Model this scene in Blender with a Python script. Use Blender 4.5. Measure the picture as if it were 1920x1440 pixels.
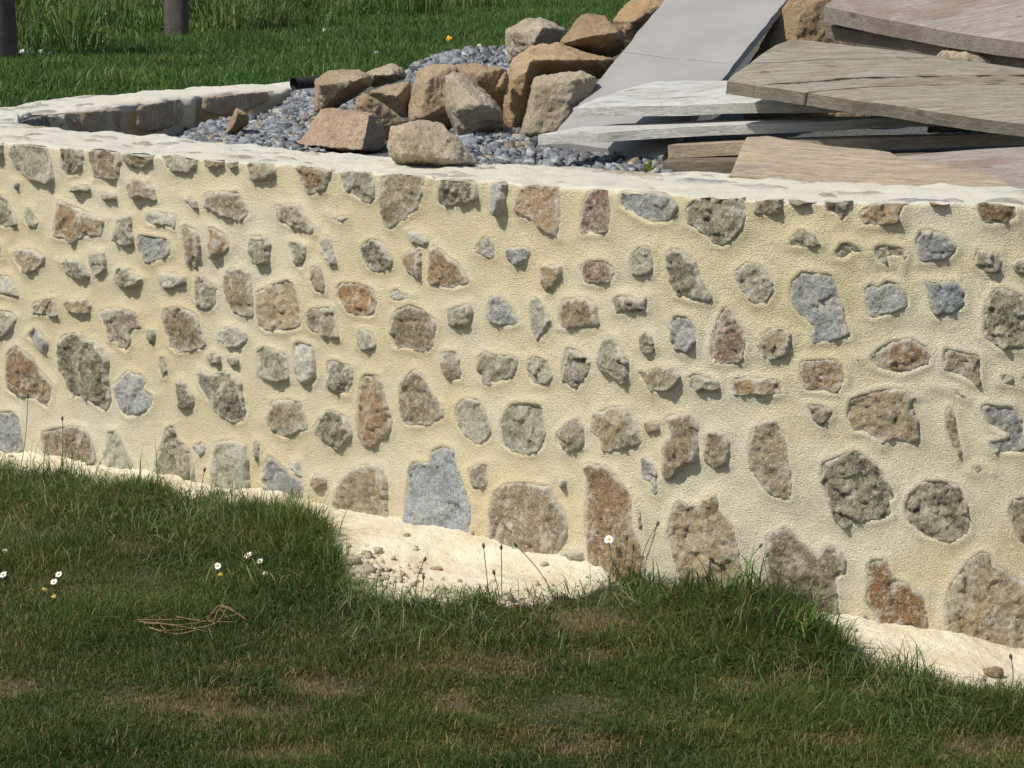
import bpy, bmesh, math, random
import numpy as np
from mathutils import Vector, Matrix, noise as mnoise
from mathutils.geometry import delaunay_2d_cdt

for o in list(bpy.data.objects):
    bpy.data.objects.remove(o, do_unlink=True)
scene = bpy.context.scene
COL = scene.collection
RNG = np.random.default_rng(7)
random.seed(7)

# ------------------------------------------------------------------ camera
F = 4950.0                       # focal length in photo pixels (1920 wide)
CAMZ = 1.70
PITCH = math.atan(870.0 / F)
cam_d = bpy.data.cameras.new('camera')
cam_d.sensor_width = 36.0
cam_d.lens = 36.0 * F / 1920.0
cam_d.clip_start = 0.1
cam_d.clip_end = 2000.0
cam = bpy.data.objects.new('camera', cam_d)
cam.location = (0, 0, CAMZ)
cam.rotation_euler = (math.pi / 2 - PITCH, 0, 0)
COL.objects.link(cam)
scene.camera = cam

# ------------------------------------------------------------------ sky, sun, exposure
SUN_H = Vector((-0.80, -0.60)).normalized()     # horizontal direction towards the sun
SUN_EL = math.radians(51)
to_sun = Vector((SUN_H.x * math.cos(SUN_EL), SUN_H.y * math.cos(SUN_EL), math.sin(SUN_EL)))
world = bpy.data.worlds.new('World')
scene.world = world
world.use_nodes = True
wn = world.node_tree
sky = wn.nodes.new('ShaderNodeTexSky')
sky.sky_type = 'NISHITA'
sky.sun_disc = False
sky.sun_elevation = SUN_EL
sky.sun_rotation = math.atan2(to_sun.x, to_sun.y)
bg = wn.nodes['Background']
bg.inputs['Strength'].default_value = 0.13
wn.links.new(sky.outputs[0], bg.inputs['Color'])
sd = bpy.data.lights.new('sun', 'SUN')
sd.energy = 4.8
sd.angle = math.radians(0.55)
sd.color = (1.0, 0.955, 0.87)
sun = bpy.data.objects.new('sun', sd)
sun.rotation_euler = to_sun.to_track_quat('Z', 'Y').to_euler()
sun.location = (-4, -2, 6)
COL.objects.link(sun)
scene.view_settings.view_transform = 'Standard'
scene.view_settings.look = 'None'
scene.view_settings.gamma = 1.0
scene.view_settings.exposure = 0.06
scene.view_settings.use_curve_mapping = False

# ------------------------------------------------------------------ helpers
CP, SP = math.cos(PITCH), math.sin(PITCH)
def ray(px, py):
    dx = (px - 960.0) / F
    dy = (py - 720.0) / F
    return np.array([dx, CP - dy * SP, -SP - dy * CP])
def atY(px, py, Y):
    d = ray(px, py)
    t = Y / d[1]
    return np.array([d[0] * t, Y, CAMZ + d[2] * t])
def atZ(px, py, z):
    d = ray(px, py)
    t = (z - CAMZ) / d[2]
    return np.array([d[0] * t, d[1] * t, z])
def project(P):
    P = np.asarray(P, float)
    x, y, z = P[..., 0], P[..., 1], P[..., 2] - CAMZ
    zc = y * CP - z * SP
    yc = y * SP + z * CP
    return np.stack([960 + F * x / zc, 720 - F * yc / zc], -1)

def _h(ix, iy, iz, seed):
    n = (ix.astype(np.uint32) * np.uint32(374761393) + iy.astype(np.uint32) * np.uint32(668265263)
         + iz.astype(np.uint32) * np.uint32(1274126177) + np.uint32(seed * 2654435761 % 4294967296))
    n = (n ^ (n >> np.uint32(13))) * np.uint32(1274126177)
    n = n ^ (n >> np.uint32(16))
    return n.astype(np.float64) / 4294967295.0 * 2 - 1
def vnoise(p, scale, seed=0):
    q = np.asarray(p, float) * scale + 1000.0 + seed * 7.31
    i = np.floor(q).astype(np.int64)
    f = q - i
    f = f * f * f * (f * (f * 6 - 15) + 10)
    r = 0
    for a in (0, 1):
        wa = f[:, 0] if a else 1 - f[:, 0]
        for b in (0, 1):
            wb = f[:, 1] if b else 1 - f[:, 1]
            for c in (0, 1):
                wc = f[:, 2] if c else 1 - f[:, 2]
                r = r + wa * wb * wc * _h(i[:, 0] + a, i[:, 1] + b, i[:, 2] + c, seed)
    return r
def fbm(p, scale, octv=4, seed=0, gain=0.5):
    r = 0; a = 1.0
    for k in range(octv):
        r = r + a * vnoise(p, scale * 2.03 ** k, seed + k)
        a *= gain
    return r
def sstep(x, a, b):
    t = np.clip((np.asarray(x, float) - a) / (b - a), 0, 1)
    return t * t * (3 - 2 * t)

def mesh_np(name, V, tris=None, quads=None, attrs=None, smooth=True):
    V = np.asarray(V, np.float32)
    me = bpy.data.meshes.new(name)
    parts = []; starts = []; n = 0
    if tris is not None and len(tris):
        tris = np.asarray(tris, np.int32)
        parts.append(tris.ravel()); starts.append(np.arange(len(tris)) * 3); n = len(tris) * 3
    if quads is not None and len(quads):
        quads = np.asarray(quads, np.int32)
        parts.append(quads.ravel()); starts.append(n + np.arange(len(quads)) * 4)
    loops = np.concatenate(parts).astype(np.int32)
    st = np.concatenate(starts).astype(np.int32)
    me.vertices.add(len(V)); me.vertices.foreach_set('co', V.ravel())
    me.loops.add(len(loops)); me.loops.foreach_set('vertex_index', loops)
    me.polygons.add(len(st)); me.polygons.foreach_set('loop_start', st)
    me.update(calc_edges=True)
    if smooth:
        me.polygons.foreach_set('use_smooth', np.ones(len(st), bool))
    for k, v in (attrs or {}).items():
        v = np.asarray(v, np.float32)
        if v.ndim == 1:
            at = me.attributes.new(k, 'FLOAT', 'POINT'); at.data.foreach_set('value', v)
        else:
            if v.shape[1] == 3:
                v = np.concatenate([v, np.ones((len(v), 1), np.float32)], 1)
            at = me.attributes.new(k, 'FLOAT_COLOR', 'POINT'); at.data.foreach_set('color', v.ravel())
    me.validate()
    return me
def link(name, me, mat, parent=None):
    o = bpy.data.objects.new(name, me)
    if mat is not None and me is not None and not me.materials:
        me.materials.append(mat)
    COL.objects.link(o)
    if parent is not None:
        o.parent = parent
        me.transform(Matrix.Translation(-parent.location))
    return o
def tag(o, label=None, cat=None, group=None, kind=None):
    if label: o['label'] = label
    if cat: o['category'] = cat
    if group: o['group'] = group
    if kind: o['kind'] = kind
    return o
def thing(name, loc, label, cat, group=None):
    o = bpy.data.objects.new(name, None)
    o.empty_display_size = 0.05
    o.location = Vector([float(c) for c in loc])
    COL.objects.link(o)
    return tag(o, label, cat, group)
def single(name, V, label, cat, mat, group=None, tris=None, quads=None, attrs=None, smooth=True, origin=None):
    V = np.asarray(V, float)
    if origin is None:
        origin = np.array([V[:, 0].mean(), V[:, 1].mean(), V[:, 2].min()])
    me = mesh_np(name, V - origin, tris, quads, attrs, smooth)
    o = link(name, me, mat)
    o.location = Vector([float(c) for c in origin])
    return tag(o, label, cat, group)

# ------------------------------------------------------------------ materials
class NT:
    def __init__(s, name):
        s.m = bpy.data.materials.new(name); s.m.use_nodes = True
        s.t = s.m.node_tree; s.b = s.t.nodes['Principled BSDF']
        s.b.inputs['Specular IOR Level'].default_value = 0.25
        s.out = s.t.nodes['Material Output']
        s.tc = s.t.nodes.new('ShaderNodeTexCoord')
    def l(s, a, b): s.t.links.new(a, b)
    def val(s, sock, v):
        if hasattr(v, 'is_linked') or hasattr(v, 'links'): s.l(v, sock)
        else: sock.default_value = v
    def noise(s, scale, detail=4, rough=0.55, vec=None, stretch=None, dist=0.0):
        n = s.t.nodes.new('ShaderNodeTexNoise')
        n.inputs['Scale'].default_value = scale; n.inputs['Detail'].default_value = detail
        n.inputs['Roughness'].default_value = rough; n.inputs['Distortion'].default_value = dist
        v = vec or s.tc.outputs['Object']
        if stretch:
            mp = s.t.nodes.new('ShaderNodeMapping'); mp.inputs['Scale'].default_value = stretch
            s.l(v, mp.inputs['Vector']); v = mp.outputs[0]
        s.l(v, n.inputs['Vector'])
        return n.outputs['Fac']
    def ramp(s, f, a, b, lo=0.0, hi=1.0):
        n = s.t.nodes.new('ShaderNodeMapRange'); n.clamp = True
        n.interpolation_type = 'SMOOTHSTEP'
        s.val(n.inputs['Value'], f)
        n.inputs['From Min'].default_value = a; n.inputs['From Max'].default_value = b
        n.inputs['To Min'].default_value = lo; n.inputs['To Max'].default_value = hi
        return n.outputs['Result']
    def math(s, op, a, b=None):
        n = s.t.nodes.new('ShaderNodeMath'); n.operation = op
        s.val(n.inputs[0], a)
        if b is not None: s.val(n.inputs[1], b)
        return n.outputs[0]
    def mix(s, f, a, b, mode='MIX'):
        n = s.t.nodes.new('ShaderNodeMix'); n.data_type = 'RGBA'; n.blend_type = mode
        s.val(n.inputs[0], f)
        for sock, v in ((n.inputs[6], a), (n.inputs[7], b)):
            if isinstance(v, tuple): sock.default_value = v + (1.0,) if len(v) == 3 else v
            else: s.l(v, sock)
        return n.outputs[2]
    def grey(s, f):
        n = s.t.nodes.new('ShaderNodeCombineColor')
        for k in range(3): s.l(f, n.inputs[k])
        return n.outputs[0]
    def attr(s, name, out='Color', kind='GEOMETRY'):
        n = s.t.nodes.new('ShaderNodeAttribute'); n.attribute_name = name; n.attribute_type = kind
        return n.outputs[out]
    def bump(s, h, dist, strength=1.0, prev=None):
        n = s.t.nodes.new('ShaderNodeBump'); n.inputs['Distance'].default_value = dist
        n.inputs['Strength'].default_value = strength
        s.l(h, n.inputs['Height'])
        if prev is not None: s.l(prev, n.inputs['Normal'])
        return n.outputs[0]
    def done(s, color, rough=0.9, normal=None):
        if isinstance(color, tuple): s.b.inputs['Base Color'].default_value = color + (1.0,)
        else: s.l(color, s.b.inputs['Base Color'])
        s.val(s.b.inputs['Roughness'], rough)
        if normal is not None: s.l(normal, s.b.inputs['Normal'])
        return s.m

MORTAR = (0.735, 0.642, 0.435)
def mat_mortar():
    n = NT('lime_mortar')
    c = n.mix(n.ramp(n.noise(1.6, 4), .40, .64), (MORTAR[0] * .97, MORTAR[1] * .94, MORTAR[2] * .86), (0.75, 0.67, 0.48))
    c = n.mix(n.ramp(n.noise(9, 6, .6), .45, .75, 0, .45), c, (0.74, 0.675, 0.52))
    c = n.mix(1.0, c, n.grey(n.ramp(n.noise(270, 3, .7), .28, .72, .76, 1.12)), 'MULTIPLY')
    b = n.bump(n.noise(60, 4, .6), .005, .6)
    b = n.bump(n.noise(290, 2, .7), .0095, 1.0, b)
    c = n.mix(n.ramp(n.attr('sunbright', 'Fac'), .2, 1.0, 0, .75), c, n.mix(n.ramp(n.noise(14, 6, .7, stretch=(.5, 1, 1)), .50, .68), (0.80, 0.755, 0.64), (0.64, 0.61, 0.55)))  # whiter tint paints the sunlit top's overexposed brightness into the mortar colour
    return n.done(c, .95, b)
def mat_stone(name='rubble_stone', grain=1.0, dusty=1.0):
    n = NT(name)
    A = n.attr('tint_a'); B = n.attr('tint_b'); e = n.attr('edge', 'Fac')
    c = n.mix(n.ramp(n.noise(15, 6, .66, dist=.8), .40, .62), A, B)
    c = n.mix(n.ramp(n.noise(30, 6, .7), .50, .68, 0, .6), c, n.mix(1.0, c, (0.52, 0.47, 0.40), 'MULTIPLY'))
    c = n.mix(n.ramp(n.noise(42, 5, .7, dist=1.0), .56, .70, 0, .5), c, (0.47, 0.45, 0.39))
    sp = n.noise(300, 3, .65)
    c = n.mix(1.0, c, n.grey(n.ramp(sp, .30, .70, 1 - .42 * grain, 1 + .45 * grain)), 'MULTIPLY')
    c = n.mix(n.ramp(n.noise(150, 4, .75), .56, .70, 0, .62), c, (0.085, 0.074, 0.056))
    d = n.math('ADD', n.ramp(e, 0.0, .7, .22, 0.0), n.noise(22, 8, .72, stretch=(1, 1, .6), dist=.6))
    d = n.ramp(d, .50, .68, 0, .88 * dusty)
    c = n.mix(d, c, (0.57, 0.515, 0.405))
    wl = n.ramp(n.noise(80, 7, .82, dist=.6), .54, .61, 0, .85 * dusty)
    c = n.mix(wl, c, (0.55, 0.525, 0.46))
    rim = n.math('ADD', e, n.math('MULTIPLY', n.math('SUBTRACT', n.noise(85, 5, .7), .5), .75))
    c = n.mix(n.ramp(rim, .0, .24, .85 * min(1, dusty + .2), 0), c, (0.66, 0.59, 0.445))
    b = n.bump(n.noise(55, 7, .76, dist=1.2, stretch=(1.4, 1.4, .6)), .006, .9)
    b = n.bump(n.noise(190, 4, .75), .007, 1.0, b)
    return n.done(c, .92, b)
def mat_boulder():
    n = NT('sandstone_boulder')
    A = n.attr('tint_a'); B = n.attr('tint_b')
    c = n.mix(n.ramp(n.noise(7, 6, .6, dist=.5), .38, .62), A, B)
    c = n.mix(n.ramp(n.noise(26, 6, .7), .52, .75, 0, .6), c, n.mix(1.0, c, (0.55, 0.48, 0.40), 'MULTIPLY'))
    c = n.mix(n.ramp(n.noise(45, 5, .7), .60, .75, 0, .45), c, (0.50, 0.44, 0.33))
    c = n.mix(1.0, c, n.grey(n.ramp(n.noise(260, 3, .65), .28, .72, .65, 1.3)), 'MULTIPLY')
    b = n.bump(n.noise(26, 7, .72, dist=.8), .014, .8)
    b = n.bump(n.noise(140, 4, .75), .008, 1.0, b)
    return n.done(c, .9, b)
def mat_attr(name, rough=.85, noise=180, amt=.25, bump=0.0):
    n = NT(name)
    c = n.mix(1.0, n.attr('tint_a'), n.grey(n.ramp(n.noise(noise, 3, .65), .28, .72, 1 - amt, 1 + amt)), 'MULTIPLY')
    b = n.bump(n.noise(noise * .7, 4, .7), bump, 1.0) if bump else None
    return n.done(c, rough, b)
def mat_leaf(name):
    n = NT(name)
    c = n.attr('tint_a')
    n.done(c, .55)
    n.b.inputs['Specular IOR Level'].default_value = 0.35
    tr = n.t.nodes.new('ShaderNodeBsdfTranslucent')
    mx = n.t.nodes.new('ShaderNodeMixShader'); mx.inputs[0].default_value = .30
    n.l(c, tr.inputs['Color'])
    n.l(n.b.outputs[0], mx.inputs[1]); n.l(tr.outputs[0], mx.inputs[2])
    n.l(mx.outputs[0], n.out.inputs['Surface'])
    return n.m
def mat_wood(name, a, b, dark, axis_scale=(1.4, 16, 16), crack=None):
    n = NT(name)
    tc = n.attr('grain_uv', 'Vector')
    g = n.noise(5, 8, .68, vec=tc, stretch=axis_scale, dist=.7)
    c = n.mix(n.ramp(g, .36, .62), a, b)
    c = n.mix(n.ramp(n.noise(3.2, 5, .65, vec=tc, stretch=(1, 2.2, 2.2), dist=.8), .48, .70, 0, .85), c, dark)
    c = n.mix(n.ramp(n.noise(5.5, 4, .6, vec=tc, stretch=(.8, 2.5, 2.5)), .56, .74, 0, .55), c, (min(a[0] * 1.7, .6), min(a[1] * 1.7, .56), min(a[2] * 1.7, .5)))
    fine = n.noise(30, 5, .7, vec=tc, stretch=(.5, 12, 12))
    c = n.mix(n.ramp(fine, .52, .72, 0, .75), c, n.mix(1.0, c, (.40, .36, .32), 'MULTIPLY'))
    kn = n.noise(4.5, 2, .4, vec=tc, stretch=(2.0, 4, 4))
    c = n.mix(n.ramp(kn, .68, .75, 0, .55), c, (0.10, 0.08, 0.055))
    c = n.mix(n.ramp(n.noise(26, 3, .5, vec=tc), .73, .75, 0, .8), c, (0.55, 0.52, 0.44))
    b = n.bump(g, .012, .7)
    b = n.bump(fine, .006, 1.0, b)
    if crack is not None:
        sx = n.t.nodes.new('ShaderNodeSeparateXYZ'); n.l(tc, sx.inputs[0])
        for (off_, amp, wd, dk) in crack:
            wv = n.math('MULTIPLY', n.math('SUBTRACT', n.noise(5, 5, .6, vec=tc, stretch=(1.0, 0.0, 0.0)), .5), amp)
            dd = n.math('ABSOLUTE', n.math('SUBTRACT', n.math('SUBTRACT', sx.outputs[1], off_), wv))
            thin = n.math('ADD', dd, n.ramp(n.noise(8, 3, .5, vec=tc, stretch=(1, 0, 0)), .40, .62, 0, wd * .9))
            m_ = n.ramp(thin, wd * .45, wd, dk, 0)
            c = n.mix(m_, c, (0.035, 0.024, 0.015))
            b = n.bump(n.ramp(thin, 0, wd * 1.6), .008, 1.0, b)
    return n.done(c, .8, b)
def mat_soil():
    n = NT('lawn_soil')
    c = n.mix(n.ramp(n.noise(5, 6, .6), .4, .65), (0.060, 0.055, 0.026), (0.15, 0.115, 0.066))
    c = n.mix(n.ramp(n.noise(60, 5, .7), .5, .7, 0, .6), c, (0.05, 0.06, 0.02))
    return n.done(c, .95, n.bump(n.noise(80, 5, .7), .012, .9))
def mat_sand():
    n = NT('mortar_sand')
    c = n.mix(n.ramp(n.noise(6, 6, .6), .40, .65), (0.65, 0.555, 0.385), (0.73, 0.655, 0.50))
    c = n.mix(n.ramp(n.noise(26, 6, .7), .60, .74, 0, .7), c, (0.36, 0.29, 0.19))
    c = n.mix(1.0, c, n.grey(n.ramp(n.noise(240, 3, .7), .25, .75, .80, 1.12)), 'MULTIPLY')
    b = n.bump(n.noise(40, 5, .65), .012, .7)
    b = n.bump(n.noise(200, 3, .7), .004, 1.0, b)
    return n.done(c, .95, b)
def mat_panel():
    n = NT('grey_panel')
    c = n.mix(n.ramp(n.noise(3, 4, .5), .35, .65), (0.255, 0.242, 0.225), (0.292, 0.277, 0.258))
    c = n.mix(n.ramp(n.noise(75, 3, .5), .735, .75, 0, .7), c, (0.60, 0.57, 0.52))
    c = n.mix(n.ramp(n.noise(30, 4, .6), .70, .74, 0, .5), c, (0.16, 0.14, 0.12))
    return n.done(c, .6, n.bump(n.noise(60, 3, .5), .002, .4))

M_MORTAR = mat_mortar(); M_STONE = mat_stone(); M_GRANITE = mat_stone('blue_granite', 1.35, .55)
M_COPE = mat_stone('coping_stone', .8, .62)
M_BOULDER = mat_boulder(); M_GRAVEL = mat_attr('crushed_gravel', .85, 160, .35, .004)
M_GRASS = mat_leaf('grass_blade'); M_SOIL = mat_soil(); M_SAND = mat_sand(); M_PANEL = mat_panel()
M_PLANT = mat_attr('plant_tissue', .6, 90, .15)
M_WOOD_PALE = mat_wood('pale_weathered_wood', (0.54, 0.525, 0.465), (0.72, 0.70, 0.635), (0.46, 0.425, 0.36))
M_WOOD_GREY = mat_wood('grey_weathered_wood', (0.30, 0.252, 0.188), (0.42, 0.373, 0.295), (0.25, 0.195, 0.135), crack=[(11.85 - .055, .05, .011, 1.0), (11.85 - .125, .03, .004, .7), (11.85 + .10, .05, .003, .5)])
M_WOOD_PINK = mat_wood('pinkish_weathered_wood', (0.335, 0.275, 0.225), (0.43, 0.375, 0.315), (0.31, 0.215, 0.165))
M_WOOD_BROWN = mat_wood('fresh_brown_wood', (0.37, 0.285, 0.19), (0.49, 0.395, 0.285), (0.26, 0.22, 0.175))
M_WOOD_DARK = mat_wood('dark_wood', (0.17, 0.135, 0.10), (0.26, 0.205, 0.15), (0.12, 0.09, 0.065))  # darker brown tones, for two planks lying under others
M_POST = mat_wood('fence_post_wood', (0.085, 0.07, 0.058), (0.16, 0.135, 0.112), (0.06, 0.045, 0.035), (16, 16, 1.4))
M_PIPE = NT('black_plastic').done((0.022, 0.020, 0.020), .45)

# ------------------------------------------------------------------ wall plan
def interp_list(L, x):
    L = sorted(L)
    return np.interp(x, [p[0] for p in L], [p[1] for p in L])
TOPZ = 1.0
OUT_F = [(2100, 386), (1920, 385), (1680, 381), (1440, 374), (1200, 362), (960, 345), (720, 325), (480, 305), (240, 287), (0, 268)]
OUT_B = [(0, 199), (163, 178), (320, 168), (548, 154)]
IN_F = [(2100, 352), (1920, 350), (1700, 344), (1420, 328), (1230, 318), (1100, 311), (880, 303), (553, 279),
        (413, 270), (360, 259), (260, 247), (127, 241), (50, 236), (28, 227)]
IN_B = [(28, 225), (80, 211), (220, 200), (337, 181), (507, 167), (548, 163)]
outer = []; inner = []
for x in [2100, 1920, 1740, 1560, 1380, 1200, 1020, 840, 660, 480, 300, 150, 30]:
    outer.append(atZ(x, interp_list(OUT_F, x), TOPZ)); inner.append(atZ(x, interp_list(IN_F, x), TOPZ))
tip = atZ(28, 226, TOPZ)
for p in [(-120, 257), (-235, 241), (-255, 228), (-170, 213), (0, 199)]:
    outer.append(atZ(p[0], p[1], TOPZ)); inner.append(tip.copy())
for x in [80, 163, 240, 320, 400, 480, 548]:
    outer.append(atZ(x, interp_list(OUT_B, x), TOPZ)); inner.append(atZ(x, interp_list(IN_B, x), TOPZ))
ext = outer[0] - outer[1]; ext = ext / np.linalg.norm(ext)
outer = [outer[0] + ext * 1.6, outer[0] + ext * .8] + outer
inner = [inner[0] + ext * 1.6, inner[0] + ext * .8] + inner
outer = np.array(outer)[:, :2]; inner = np.array(inner)[:, :2]
def catmull(P, k=24):
    res = []
    n = len(P)
    for i in range(n - 1):
        p0 = P[max(i - 1, 0)]; p1 = P[i]; p2 = P[i + 1]; p3 = P[min(i + 2, n - 1)]
        for t in np.linspace(0, 1, k, endpoint=False):
            res.append(.5 * ((2 * p1) + (-p0 + p2) * t + (2 * p0 - 5 * p1 + 4 * p2 - p3) * t * t + (-p0 + 3 * p1 - 3 * p2 + p3) * t ** 3))
    res.append(P[-1])
    return np.array(res)
oc = catmull(outer); ic = catmull(inner)
arc = np.concatenate([[0], np.cumsum(np.linalg.norm(np.diff(oc, axis=0), axis=1))])
S_END = arc[-1]
def O_at(s):
    return np.stack([np.interp(s, arc, oc[:, 0]), np.interp(s, arc, oc[:, 1])], -1)
def I_at(s):
    return np.stack([np.interp(s, arc, ic[:, 0]), np.interp(s, arc, ic[:, 1])], -1)
def N_at(s, e=.06):
    a = O_at(np.clip(np.asarray(s) - e, 0, S_END)); b = O_at(np.clip(np.asarray(s) + e, 0, S_END))
    t = b - a
    t = t / np.linalg.norm(t, axis=-1, keepdims=True)
    return np.stack([-t[..., 1], t[..., 0]], -1) * -1.0      # set so that it points away from the planter
_t = N_at(np.array([arc[60]]))[0]
NSIGN = 1.0 if _t[1] < 0 else -1.0
# front part: direction ratio X/Y falls with s
front_mask = np.zeros(len(arc), bool)
i_last = int(np.argmin(oc[:, 0]))
u_f = oc[:i_last, 0] / oc[:i_last, 1]; s_f = arc[:i_last]
order = np.argsort(u_f)
def px_to_wall(px, py):
    d = ray(px, py)
    u = d[0] / d[1]
    s = np.interp(u, u_f[order], s_f[order])
    P = O_at(s)
    t = P[1] / d[1]
    return s, CAMZ + d[2] * t
# base line of the wall: ground height along s
BASE_PX = [(-250, 805), (0, 850), (200, 890), (400, 928), (560, 958), (740, 1000), (890, 1035), (1040, 1062), (1215, 1095), (1400, 1127),
           (1575, 1183), (1745, 1205), (1920, 1240), (2060, 1262)]
bs = sorted([px_to_wall(*p) for p in BASE_PX])
bs_s = np.array([b[0] for b in bs]); bs_z = np.array([b[1] for b in bs])
bx = np.array([O_at(s)[0] for s in bs_s])
cf = np.polyfit(bx, bs_z, 3)
print('wall base heights', np.round(bs_z, 3), 'x', np.round(bx, 2))
XMIN, XMAX = bx.min(), bx.max()
def ground_z(X, Y=None):
    return np.polyval(cf, np.clip(X, XMIN, XMAX))
def px_ground(px, py):
    z = 0.0
    for _ in range(6):
        p = atZ(px, py, z)
        z = float(ground_z(p[0]))
    return atZ(px, py, z)

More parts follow.
